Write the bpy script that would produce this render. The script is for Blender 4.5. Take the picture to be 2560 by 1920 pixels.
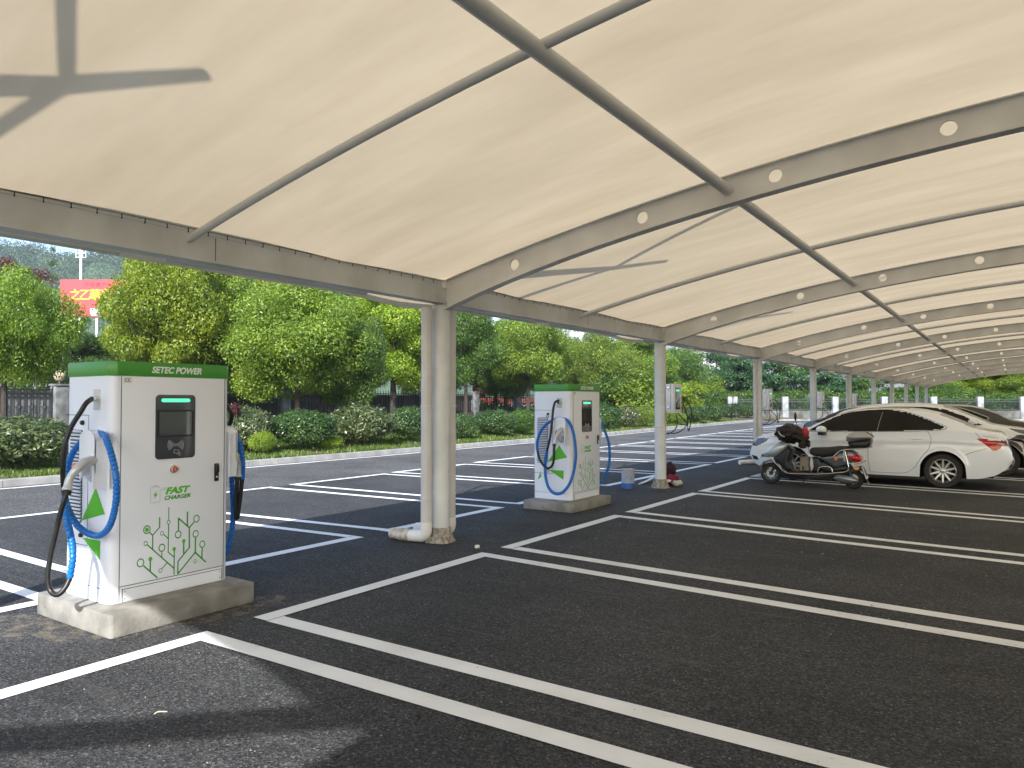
import bpy, bmesh, math, random
import numpy as np
from mathutils import Vector, Matrix
R = math.radians
random.seed(7); rng = np.random.default_rng(7)
scene = bpy.context.scene
for o in list(bpy.data.objects): bpy.data.objects.remove(o)
# ---------------------------------------------------------------- camera
cam_d = bpy.data.cameras.new("camera"); cam = bpy.data.objects.new("camera", cam_d)
scene.collection.objects.link(cam); scene.camera = cam
cam_d.sensor_width = 36; cam_d.lens = 36*1835/2560; cam_d.clip_end = 3000; cam_d.clip_start = 0.05
EYE = 1.6
cam.location = (0, 0, EYE); cam.rotation_euler = (R(90+1.38), 0, R(34.3))
# ---------------------------------------------------------------- sky, sun, exposure
SUN = Vector((0.67, -1.28, 1.0)).normalized()
w = bpy.data.worlds.new("World"); scene.world = w; w.use_nodes = True
nt = w.node_tree; sky = nt.nodes.new("ShaderNodeTexSky"); sky.sky_type = 'NISHITA'
sky.sun_disc = False; sky.sun_elevation = math.asin(SUN.z); sky.sun_rotation = math.atan2(SUN.x, SUN.y)
sky.dust_density = 1.6; sky.air_density = 1.0; sky.ozone_density = 1.2
bg = nt.nodes["Background"]; nt.links.new(sky.outputs[0], bg.inputs[0]); bg.inputs[1].default_value = 0.15
sd = bpy.data.lights.new("sun", 'SUN'); so = bpy.data.objects.new("sun", sd); scene.collection.objects.link(so)
sd.energy = 4.2; sd.angle = R(0.6); sd.color = (1, 0.97, 0.93)
so.rotation_euler = SUN.to_track_quat('Z', 'Y').to_euler(); so.location = (0, -10, 30)
scene.view_settings.view_transform = 'Standard'; scene.view_settings.look = 'None'
scene.view_settings.exposure = 1.2; scene.view_settings.gamma = 1
scene.render.engine = 'CYCLES'
scene.cycles.max_bounces = 8; scene.cycles.transmission_bounces = 6
# ---------------------------------------------------------------- helpers
C = scene.collection
def ray(x, y):
    """direction through a point of the photo (2560x1920)"""
    th, yw = R(1.38), R(34.3)
    F = Vector((-math.sin(yw)*math.cos(th), math.cos(yw)*math.cos(th), math.sin(th)))
    Rt = Vector((math.cos(yw), math.sin(yw), 0)); U = Rt.cross(F)
    return F*1835 + Rt*(x-1280) - U*(y-960)
def onX(x, y, X):
    d = ray(x, y); p = d*(X/d.x); return Vector((p.x, p.y, p.z+EYE))
def onD(x, y, D):
    d = ray(x, y)/1835; p = d*D; return Vector((p.x, p.y, p.z+EYE))
def tag(o, label=None, cat=None, group=None, kind=None):
    if label: o['label'] = label
    if cat: o['category'] = cat
    if group: o['group'] = group
    if kind: o['kind'] = kind
    return o
def empty(name, loc=(0,0,0), rz=0):
    o = bpy.data.objects.new(name, None); C.objects.link(o); o.location = loc; o.rotation_euler = (0,0,rz); o.empty_display_size = .1
    return o
def thing(name, label, cat, loc=(0,0,0), rz=0, group=None):
    return tag(empty(name, loc, rz), label, cat, group)
def link(name, me, m, parent=None, smooth=False):
    o = bpy.data.objects.new(name, me); C.objects.link(o)
    if m is not None and not me.materials: me.materials.append(m)
    if smooth:
        me.polygons.foreach_set('use_smooth', [True]*len(me.polygons))
        try: me.set_sharp_from_angle(angle=R(38))
        except Exception: pass
    if parent is not None: o.parent = parent
    return o
def copy_tree(o, parent=None):
    c = o.copy(); C.objects.link(c); c.parent = parent
    for k in list(o.children): copy_tree(k, c)
    return c
class MB:
    def __init__(s): s.v = []; s.f = []
    def add(s, v, f):
        n = len(s.v); s.v += [tuple(p) for p in v]; s.f += [tuple(i+n for i in q) for q in f]; return s
    def box(s, x0, x1, y0, y1, z0, z1, M=None):
        v = [Vector(p) for p in [(x0,y0,z0),(x1,y0,z0),(x1,y1,z0),(x0,y1,z0),(x0,y0,z1),(x1,y0,z1),(x1,y1,z1),(x0,y1,z1)]]
        if M is not None: v = [M@p for p in v]
        return s.add(v, [(0,3,2,1),(4,5,6,7),(0,1,5,4),(1,2,6,5),(2,3,7,6),(3,0,4,7)])
    def tube(s, pts, r, n=10, caps=True, flat=None):
        P = [Vector(p) for p in pts]; rs = r if hasattr(r, '__len__') else [r]*len(P)
        up = None; rings = []
        for i, p in enumerate(P):
            t = (P[min(i+1, len(P)-1)] - P[max(i-1, 0)]).normalized()
            if up is None: up = Vector((0,0,1)) if abs(t.z) < .9 else Vector((1,0,0))
            a = t.cross(up)
            if a.length < 1e-4: a = t.cross(Vector((1,0,0)))
            a.normalize(); b = a.cross(t).normalized(); up = b
            rings.append([p + (a*math.cos(k*2*math.pi/n) + b*math.sin(k*2*math.pi/n))*rs[i] for k in range(n)])
        v = [q for g in rings for q in g]; f = []
        for i in range(len(P)-1):
            for k in range(n):
                f.append((i*n+k, i*n+(k+1)%n, (i+1)*n+(k+1)%n, (i+1)*n+k))
        if caps: f.append(tuple(range(n-1,-1,-1))); f.append(tuple((len(P)-1)*n+k for k in range(n)))
        return s.add(v, f)
    def lathe(s, prof, c=(0,0,0), axis='z', n=24, closed=False):
        v = []; m = len(prof)
        for k in range(n):
            a = 2*math.pi*k/n; ca, sa = math.cos(a), math.sin(a)
            for r_, h in prof:
                p = (r_*ca, r_*sa, h) if axis == 'z' else ((r_*ca, h, -r_*sa) if axis == 'y' else (h, r_*ca, r_*sa))
                v.append((c[0]+p[0], c[1]+p[1], c[2]+p[2]))
        f = []
        for k in range(n):
            k2 = (k+1) % n
            for j in range(m-1 if not closed else m):
                j2 = (j+1) % m
                f.append((k*m+j, k2*m+j, k2*m+j2, k*m+j2))
        return s.add(v, f)
    def prism(s, poly, y0, y1, plane='xz', inset=0):
        """outline extruded; plane xz -> along y, yz -> along x, xy -> along z"""
        def mk(a, b, h): return (a, h, b) if plane == 'xz' else ((h, a, b) if plane == 'yz' else (a, b, h))
        n = len(poly)
        if inset:
            cx = sum(p[0] for p in poly)/n; cy = sum(p[1] for p in poly)/n
            w_ = max(p[0] for p in poly)-min(p[0] for p in poly); h_ = max(p[1] for p in poly)-min(p[1] for p in poly)
            fx = 1-2*inset/max(w_, .001); fy = 1-2*inset/max(h_, .001)
            small = [(cx+(a-cx)*fx, cy+(b-cy)*fy) for a, b in poly]
            d = inset if y1 > y0 else -inset
            L = [[mk(a,b,y0) for a,b in small], [mk(a,b,y0+d) for a,b in poly], [mk(a,b,y1-d) for a,b in poly], [mk(a,b,y1) for a,b in small]]
        else: L = [[mk(a,b,y0) for a,b in poly], [mk(a,b,y1) for a,b in poly]]
        v = [p for l in L for p in l]; f = [tuple(range(n-1,-1,-1)), tuple((len(L)-1)*n+k for k in range(n))]
        for l in range(len(L)-1):
            for k in range(n): f.append((l*n+k, l*n+(k+1)%n, (l+1)*n+(k+1)%n, (l+1)*n+k))
        return s.add(v, f)
    def sphere(s, c, r, n=16, m=10, sc=(1,1,1)):
        prof = [(max(1e-4, math.sin(math.pi*i/m))*r, -math.cos(math.pi*i/m)*r) for i in range(m+1)]
        t = MB().lathe(prof, n=n); return s.add([(c[0]+p[0]*sc[0], c[1]+p[1]*sc[1], c[2]+p[2]*sc[2]) for p in t.v], t.f)
    def quad(s, a, b, c, d): return s.add([a,b,c,d], [(0,1,2,3)])
    def build(s, name, m, parent=None, smooth=False, bevel=0, seg=2, fix=True):
        me = bpy.data.meshes.new(name); me.from_pydata(s.v, [], s.f); me.update()
        if fix:
            bm = bmesh.new(); bm.from_mesh(me); bmesh.ops.recalc_face_normals(bm, faces=bm.faces); bm.to_mesh(me); bm.free()
        if bevel:
            bm = bmesh.new(); bm.from_mesh(me)
            bmesh.ops.remove_doubles(bm, verts=bm.verts, dist=1e-5)
            ed = [e for e in bm.edges if len(e.link_faces) == 2 and e.calc_face_angle(0) > R(32)]
            bmesh.ops.bevel(bm, geom=ed, offset=bevel, segments=seg, affect='EDGES', profile=.5, clamp_overlap=True)
            bm.to_mesh(me); bm.free()
        return link(name, me, m, parent, smooth or bool(bevel))
def curve_pts(pts, step=.02):
    """Catmull-Rom through pts"""
    P = [Vector(p) for p in pts]; P = [P[0]*2-P[1]] + P + [P[-1]*2-P[-2]]; out = []
    for i in range(1, len(P)-2):
        a, b, c, d = P[i-1:i+3]; n = max(2, int((c-b).length/step))
        for k in range(n):
            t = k/n
            out.append(.5*((2*b) + (c-a)*t + (2*a-5*b+4*c-d)*t*t + (3*b-a-3*c+d)*t**3))
    out.append(P[-2]); return out
def text(name, s, size, M, m, parent=None, shear=0, bold=0, depth=.0006, sx=1.0, align='LEFT'):
    cu = bpy.data.curves.new(name, 'FONT'); cu.body = s; cu.size = size; cu.shear = shear; cu.offset = bold; cu.extrude = depth; cu.align_x = align
    o = bpy.data.objects.new(name, cu); C.objects.link(o); bpy.context.view_layer.update()
    me = bpy.data.meshes.new_from_object(o.evaluated_get(bpy.context.evaluated_depsgraph_get()))
    bpy.data.objects.remove(o); me.transform(Matrix.Diagonal((sx,1,1,1))); me.transform(M); me.name = name
    me.materials.clear(); return link(name, me, m, parent)
def text_w(me): return max(v.co.x for v in me.vertices)
FX = Matrix(((0,0,1,0),(1,0,0,0),(0,1,0,0),(0,0,0,1)))     # text facing +x, reading along +y
FY = Matrix(((1,0,0,0),(0,0,-1,0),(0,1,0,0),(0,0,0,1)))    # text facing -y, reading along +x
# ---------------------------------------------------------------- materials
def mat(name, col, rough=.5, metal=0, noise=0, nscale=8, col2=None, bump=0, bscale=60, coat=0, emit=None, estr=1, spec=.5, tr=None, rand=0, detail=5, ramp=(.35,.65)):
    m = bpy.data.materials.new(name); m.use_nodes = True; n = m.node_tree.nodes; l = m.node_tree.links
    b = n["Principled BSDF"]; b.inputs['Base Color'].default_value = (*col, 1); b.inputs['Roughness'].default_value = rough
    b.inputs['Metallic'].default_value = metal; b.inputs['Coat Weight'].default_value = coat; b.inputs['Coat Roughness'].default_value = .04
    b.inputs['Specular IOR Level'].default_value = spec
    tc = n.new('ShaderNodeTexCoord')
    if col2 is not None:
        t = n.new('ShaderNodeTexNoise'); t.inputs['Scale'].default_value = nscale; t.inputs['Detail'].default_value = detail
        l.new(tc.outputs['Object'], t.inputs['Vector'])
        r = n.new('ShaderNodeValToRGB'); r.color_ramp.elements[0].position, r.color_ramp.elements[1].position = ramp
        r.color_ramp.elements[0].color = (*col, 1); r.color_ramp.elements[1].color = (*col2, 1)
        l.new(t.outputs['Fac'], r.inputs['Fac']); l.new(r.outputs[0], b.inputs['Base Color'])
        rr = n.new('ShaderNodeMapRange'); rr.inputs[3].default_value = max(0, rough-.08); rr.inputs[4].default_value = min(1, rough+.1)
        l.new(t.outputs['Fac'], rr.inputs[0]); l.new(rr.outputs[0], b.inputs['Roughness'])
    if bump:
        t2 = n.new('ShaderNodeTexNoise'); t2.inputs['Scale'].default_value = bscale; t2.inputs['Detail'].default_value = 4
        l.new(tc.outputs['Object'], t2.inputs['Vector']); bp = n.new('ShaderNodeBump'); bp.inputs['Strength'].default_value = .6; bp.inputs['Distance'].default_value = bump
        l.new(t2.outputs['Fac'], bp.inputs['Height']); l.new(bp.outputs[0], b.inputs['Normal'])
    if emit: b.inputs['Emission Color'].default_value = (*emit, 1); b.inputs['Emission Strength'].default_value = estr
    return m
def leafmat(name, c1, c2, c3, tr=.35, rough=.45, gloss=.5):
    m = bpy.data.materials.new(name); m.use_nodes = True; n = m.node_tree.nodes; l = m.node_tree.links
    b = n["Principled BSDF"]; out = n["Material Output"]; b.inputs['Roughness'].default_value = rough; b.inputs['Specular IOR Level'].default_value = gloss
    g = n.new('ShaderNodeNewGeometry'); oi = n.new('ShaderNodeObjectInfo')
    r = n.new('ShaderNodeValToRGB'); e = r.color_ramp.elements; e[0].color = (*c1,1); e[1].color = (*c3,1); e[1].position = 1
    x = e.new(.55); x.color = (*c2,1)
    tc = n.new('ShaderNodeTexCoord'); t = n.new('ShaderNodeTexNoise'); t.inputs['Scale'].default_value = 1.1; t.inputs['Detail'].default_value = 2
    l.new(tc.outputs['Object'], t.inputs['Vector'])
    a = n.new('ShaderNodeMath'); a.operation = 'MULTIPLY_ADD'; a.inputs[1].default_value = .55; l.new(g.outputs['Random Per Island'], a.inputs[0])
    mp = n.new('ShaderNodeMapRange'); mp.inputs[1].default_value = .3; mp.inputs[2].default_value = .7; mp.inputs[4].default_value = .45; l.new(t.outputs['Fac'], mp.inputs[0])
    l.new(mp.outputs[0], a.inputs[2]); l.new(a.outputs[0], r.inputs['Fac'])
    hs = n.new('ShaderNodeHueSaturation'); l.new(r.outputs[0], hs.inputs['Color'])
    m1 = n.new('ShaderNodeMapRange'); m1.inputs[3].default_value = .494; m1.inputs[4].default_value = .506; l.new(oi.outputs['Random'], m1.inputs[0]); l.new(m1.outputs[0], hs.inputs['Hue'])
    m2 = n.new('ShaderNodeMapRange'); m2.inputs[3].default_value = .85; m2.inputs[4].default_value = 1.18; l.new(oi.outputs['Random'], m2.inputs[0]); l.new(m2.outputs[0], hs.inputs['Value'])
    l.new(hs.outputs[0], b.inputs['Base Color'])
    tl = n.new('ShaderNodeBsdfTranslucent'); ht = n.new('ShaderNodeHueSaturation'); ht.inputs['Saturation'].default_value = 1.1; ht.inputs['Value'].default_value = 1.5
    l.new(hs.outputs[0], ht.inputs['Color']); l.new(ht.outputs[0], tl.inputs[0])
    mx = n.new('ShaderNodeMixShader'); mx.inputs[0].default_value = tr; l.new(b.outputs[0], mx.inputs[1]); l.new(tl.outputs[0], mx.inputs[2]); l.new(mx.outputs[0], out.inputs[0])
    return m
M = {}
M['steel'] = mat('painted_steel', (.60,.625,.625), .45, col2=(.48,.50,.49), nscale=2.5)
M['arch'] = mat('arch_steel', (.76,.755,.73), .45, col2=(.62,.615,.59), nscale=2.2)
M['steel_tube'] = mat('tube_steel', (.60,.61,.60), .4, col2=(.66,.67,.66), nscale=3)
M['column'] = mat('column_paint', (.60,.635,.65), .38, col2=(.72,.755,.77), nscale=3.2, bump=.0015, bscale=25)
M['pipe'] = mat('pipe_pvc', (.58,.56,.55), .35, col2=(.64,.64,.63), nscale=4)
M['pipe_white'] = mat('white_pvc', (.78,.77,.74), .3)
M['pipe_brown'] = mat('dirty_pvc', (.30,.21,.14), .4, col2=(.62,.58,.5), nscale=14)
M['mortar'] = mat('splashed_base', (.42,.40,.36), .8, col2=(.16,.14,.11), nscale=26, bump=.004, bscale=50)
M['dark'] = mat('dark_gap', (.02,.02,.02), .6)
M['cab'] = mat('powder_coat_white', (.735,.785,.875), .3, col2=(.755,.805,.895), nscale=1.2, coat=.15)
M['green'] = mat('green_band', (.05,.275,.03), .35)
M['lime'] = mat('lime_decal', (.085,.45,.015), .35)
M['dgreen'] = mat('decal_green', (.045,.29,.03), .4)
M['decal_grey'] = mat('decal_grey', (.12,.17,.12), .4)
M['decal_white'] = mat('lettering_white', (.72,.80,.72), .4)
M['black'] = mat('black_plastic', (.012,.012,.013), .35)
M['rubber'] = mat('cable_rubber', (.012,.012,.012), .42)
M['blue'] = mat('blue_spiral_wrap', (.004,.14,.50), .33)
M['panel'] = mat('smoked_panel', (.035,.04,.046), .06, coat=.6)
M['lcd'] = mat('lcd_glass', (.05,.06,.06), .02, coat=1)
M['icon'] = mat('icon_grey', (.45,.46,.46), .4)
M['led'] = mat('led_green', (.05,.6,.3), .4, emit=(.08,.85,.36), estr=.75)
M['chrome'] = mat('chrome', (.75,.75,.75), .12, 1)
M['alu'] = mat('grey_connector', (.50,.52,.54), .32, .25)
M['orange'] = mat('orange_sticker', (.7,.18,.03), .5)
M['red'] = mat('red_button', (.45,.015,.02), .3)
M['brass'] = mat('brass_ring', (.5,.38,.12), .35, .5)
M['concrete'] = mat('plinth_concrete', (.16,.155,.14), .85, col2=(.27,.265,.245), nscale=5.5, bump=.006, bscale=35)
M['kerb'] = mat('kerb_concrete', (.20,.20,.195), .8, col2=(.30,.30,.29), nscale=3, bump=.003, bscale=30)
M['soil'] = mat('soil', (.10,.07,.04), .95, col2=(.055,.07,.02), nscale=2.5, bump=.03, bscale=12)
M['sand'] = mat('sand_spill', (.24,.20,.15), .95, col2=(.08,.072,.062), nscale=9, bump=.004, bscale=60, ramp=(.4,.6))
M['iron'] = mat('black_iron', (.015,.015,.017), .5)
M['sheet'] = mat('grey_sheet', (.13,.14,.148), .6, col2=(.16,.17,.178), nscale=.8)
M['dsheet'] = mat('dark_base_and_shade', (.035,.035,.035), .7, col2=(.06,.055,.05), nscale=3)  # dark tone for the fence base and for panels standing in for shade
M['pier'] = mat('grey_pier', (.17,.18,.19), .85, col2=(.09,.095,.10), nscale=4)
M['pier_white'] = mat('weathered_white_pier', (.28,.30,.32), .8, col2=(.10,.11,.12), nscale=2.4, ramp=(.45,.8))
M['wallbase'] = mat('stained_plinth_wall', (.125,.13,.125), .85, col2=(.05,.05,.047), nscale=1.6)
M['globe'] = mat('opal_globe', (.42,.37,.25), .35)
M['gfence'] = mat('green_iron', (.035,.05,.045), .5)
M['tower'] = mat('tower_render', (.30,.34,.38), .8)
M['gwall'] = mat('grey_render', (.12,.14,.155), .8, col2=(.145,.165,.18), nscale=.2)
M['bwhite'] = mat('white_render', (.72,.72,.70), .8)
M['bpane'] = mat('far_window', (.09,.12,.15), .15)
M['banner'] = mat('red_banner', (.50,.05,.06), .6)
M['yellow'] = mat('banner_yellow', (.85,.55,.03), .6)
M['ink'] = mat('banner_ink', (.22,.05,.08), .6)
M['cream'] = mat('cream_petals', (.75,.66,.5), .6)
M['redwall'] = mat('red_planter', (.30,.06,.05), .8)
M['bark'] = mat('bark', (.025,.020,.016), .9, col2=(.05,.042,.035), nscale=9, bump=.01, bscale=30)
M['car_white'] = mat('white_car_paint', (.84,.89,.96), .22, coat=1)
M['car_black'] = mat('black_car_paint', (.008,.009,.014), .12, coat=1)
M['car_glass'] = mat('tinted_glass', (.006,.006,.006), .16, spec=.28)
M['glass_light'] = mat('windscreen', (.04,.045,.04), .05, spec=.8)
M['tyre'] = mat('tyre', (.018,.018,.018), .8, col2=(.03,.029,.027), nscale=20)
M['alloy'] = mat('alloy_rim', (.62,.62,.63), .28, .75)
M['under'] = mat('underbody', (.008,.008,.008), .9)
M['tail'] = mat('tail_light', (.50,.004,.012), .15, coat=.25)
M['taildark'] = mat('tail_light_dark', (.18,.006,.01), .15, coat=1)
M['amber'] = mat('amber_lens', (.75,.30,.08), .2)
M['lamp'] = mat('headlight_lens', (.11,.11,.12), .15, .3, coat=.6)
M['trim'] = mat('satin_trim', (.55,.54,.50), .22, .85)
M['silver'] = mat('silver_paint', (.46,.52,.56), .2, .35, coat=1)
M['gunmetal'] = mat('gunmetal_paint', (.13,.15,.165), .22, .35, coat=.8)
M['seat'] = mat('seat_vinyl', (.016,.015,.015), .55)
M['lidgrey'] = mat('top_case_lid', (.36,.365,.375), .25, .3, coat=.6)
M['jacket'] = mat('jacket_cloth', (.009,.008,.008), .65, col2=(.018,.015,.013), nscale=20)
M['strap'] = mat('reflective_strip', (.5,.46,.44), .5)
M['cloth_red'] = mat('red_fabric', (.40,.015,.035), .6)
M['bag'] = mat('canvas_bag', (.26,.23,.19), .85, col2=(.20,.18,.145), nscale=18)
M['brick'] = mat('brown_box', (.13,.08,.055), .7)
M['plastic_bag'] = mat('pale_bag', (.55,.56,.56), .4)
M['plate'] = mat('number_plate', (.65,.66,.66), .4)
M['tin'] = mat('tin_label', (.42,.47,.62), .35, col2=(.50,.55,.68), nscale=9)
M['tinblue'] = mat('tin_blue', (.03,.13,.42), .3)
M['tinrim'] = mat('tin_rim', (.62,.58,.42), .3, .5)
M['sheetmetal'] = mat('flat_metal_strip', (.5,.5,.5), .3, .6)
M['magenta'] = mat('magenta_bundle', (.33,.02,.08), .7, col2=(.06,.005,.02), nscale=6)
M['hill'] = mat('wooded_hill', (.030,.060,.030), .95, col2=(.055,.10,.045), nscale=.06, detail=8)
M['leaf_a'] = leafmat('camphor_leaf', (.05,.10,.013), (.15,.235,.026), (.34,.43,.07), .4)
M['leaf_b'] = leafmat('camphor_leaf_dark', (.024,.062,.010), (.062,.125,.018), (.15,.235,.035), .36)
M['leaf_c'] = leafmat('yellow_green_leaf', (.07,.13,.012), (.19,.27,.022), (.36,.43,.045), .4)
M['leaf_d'] = leafmat('glossy_shrub_leaf', (.028,.050,.016), (.075,.105,.035), (.18,.20,.085), .2, .33, .7)
M['leaf_e'] = leafmat('box_shrub_leaf', (.014,.040,.010), (.036,.080,.016), (.085,.15,.028), .2, .4, .6)
M['leaf_f'] = leafmat('compound_leaf', (.018,.06,.022), (.035,.095,.03), (.07,.15,.045), .3)
M['leaf_r'] = leafmat('dark_red_leaf', (.05,.012,.012), (.09,.02,.02), (.14,.04,.03), .25)
M['grass'] = leafmat('grass_blade', (.045,.085,.012), (.075,.125,.018), (.15,.18,.04), .3)
M['forest'] = leafmat('hill_forest', (.035,.070,.028), (.046,.088,.034), (.062,.11,.042), .1)
def asphalt(name, base, light, stain, scale=1.0):
    m = bpy.data.materials.new(name); m.use_nodes = True; n = m.node_tree.nodes; l = m.node_tree.links
    b = n["Principled BSDF"]; tc = n.new('ShaderNodeTexCoord')
    v = n.new('ShaderNodeTexVoronoi'); v.inputs['Scale'].default_value = 95*scale; l.new(tc.outputs['Object'], v.inputs['Vector'])
    v2 = n.new('ShaderNodeTexNoise'); v2.inputs['Scale'].default_value = 170*scale; v2.inputs['Detail'].default_value = 3; l.new(tc.outputs['Object'], v2.inputs['Vector'])
    big = n.new('ShaderNodeTexNoise'); big.inputs['Scale'].default_value = .55; big.inputs['Detail'].default_value = 7; big.inputs['Roughness'].default_value = .62; l.new(tc.outputs['Object'], big.inputs['Vector'])
    mp = n.new('ShaderNodeMapping'); mp.inputs['Scale'].default_value = (.5, 5, 1); mp.inputs['Rotation'].default_value = (0,0,R(8)); l.new(tc.outputs['Object'], mp.inputs[0])
    st = n.new('ShaderNodeTexNoise'); st.inputs['Scale'].default_value = 2.4; st.inputs['Detail'].default_value = 6; l.new(mp.outputs[0], st.inputs['Vector'])
    sep = n.new('ShaderNodeSeparateColor'); l.new(v.outputs['Color'], sep.inputs[0])
    r = n.new('ShaderNodeValToRGB'); e = r.color_ramp.elements; e[0].color = (*[c*.40 for c in base],1); e[1].color = (*light,1); e[1].position = 1.0
    x = e.new(.55); x.color = (*base,1); x = e.new(.93); x.color = (*[c*1.9 for c in base],1)
    l.new(sep.outputs[0], r.inputs['Fac'])
    mx = n.new('ShaderNodeMix'); mx.data_type = 'RGBA'; mx.blend_type = 'MULTIPLY'; mx.inputs[0].default_value = .8
    r2 = n.new('ShaderNodeValToRGB'); r2.color_ramp.elements[0].color = (.52,.52,.53,1); r2.color_ramp.elements[1].color = (1.3,1.28,1.24,1); r2.color_ramp.elements[0].position = .32; r2.color_ramp.elements[1].position = .7
    l.new(big.outputs['Fac'], r2.inputs['Fac']); l.new(r.outputs[0], mx.inputs[6]); l.new(r2.outputs[0], mx.inputs[7])
    r3 = n.new('ShaderNodeMapRange'); r3.inputs[1].default_value = .55; r3.inputs[2].default_value = .78; r3.inputs[4].default_value = .5; l.new(st.outputs['Fac'], r3.inputs[0])
    m3 = n.new('ShaderNodeMix'); m3.data_type = 'RGBA'; l.new(r3.outputs[0], m3.inputs[0]); l.new(mx.outputs[2], m3.inputs[6]); m3.inputs[7].default_value = (*stain,1)
    l.new(m3.outputs[2], b.inputs['Base Color'])
    b.inputs['Roughness'].default_value = .78; b.inputs['Specular IOR Level'].default_value = .22
    ad = n.new('ShaderNodeMath'); ad.operation = 'ADD'; l.new(v.outputs['Distance'], ad.inputs[0]); l.new(v2.outputs['Fac'], ad.inputs[1])
    bp = n.new('ShaderNodeBump'); bp.inputs['Strength'].default_value = .75; bp.inputs['Distance'].default_value = .006; l.new(ad.outputs[0], bp.inputs['Height']); l.new(bp.outputs[0], b.inputs['Normal'])
    return m
M['asphalt'] = asphalt('asphalt_lot', (.044,.0465,.051), (.17,.165,.16), (.10,.095,.09))
M['road'] = asphalt('asphalt_road', (.080,.080,.083), (.25,.24,.23), (.10,.10,.10), .7)
def paintmat():
    m = mat('road_paint', (.73,.76,.775), .6, col2=(.78,.81,.83), nscale=3, bump=.002, bscale=120)
    n = m.node_tree.nodes; l = m.node_tree.links; b = n["Principled BSDF"]; tc = n.new('ShaderNodeTexCoord')
    t = n.new('ShaderNodeTexNoise'); t.inputs['Scale'].default_value = 26; t.inputs['Detail'].default_value = 8; t.inputs['Roughness'].default_value = .7; l.new(tc.outputs['Object'], t.inputs['Vector'])
    t2 = n.new('ShaderNodeTexNoise'); t2.inputs['Scale'].default_value = 1.6; t2.inputs['Detail'].default_value = 5; l.new(tc.outputs['Object'], t2.inputs['Vector'])
    r = n.new('ShaderNodeMapRange'); r.inputs[1].default_value = .56; r.inputs[2].default_value = .66; l.new(t.outputs['Fac'], r.inputs[0])
    r2 = n.new('ShaderNodeMapRange'); r2.inputs[1].default_value = .52; r2.inputs[2].default_value = .75; r2.inputs[4].default_value = .9; l.new(t2.outputs['Fac'], r2.inputs[0])
    mu = n.new('ShaderNodeMath'); mu.operation = 'MULTIPLY'; l.new(r.outputs[0], mu.inputs[0]); l.new(r2.outputs[0], mu.inputs[1])
    r4 = n.new('ShaderNodeMapRange'); r4.inputs[1].default_value = .4; r4.inputs[2].default_value = .75; r4.inputs[4].default_value = .35; l.new(t2.outputs['Fac'], r4.inputs[0])
    old = b.inputs['Base Color'].links[0].from_socket
    m1 = n.new('ShaderNodeMix'); m1.data_type = 'RGBA'; l.new(r4.outputs[0], m1.inputs[0]); l.new(old, m1.inputs[6]); m1.inputs[7].default_value = (.47,.47,.46,1)
    m2 = n.new('ShaderNodeMix'); m2.data_type = 'RGBA'; l.new(mu.outputs[0], m2.inputs[0]); l.new(m1.outputs[2], m2.inputs[6]); m2.inputs[7].default_value = (.10,.10,.095,1)
    l.new(m2.outputs[2], b.inputs['Base Color']); return m
M['paint'] = paintmat()
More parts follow.
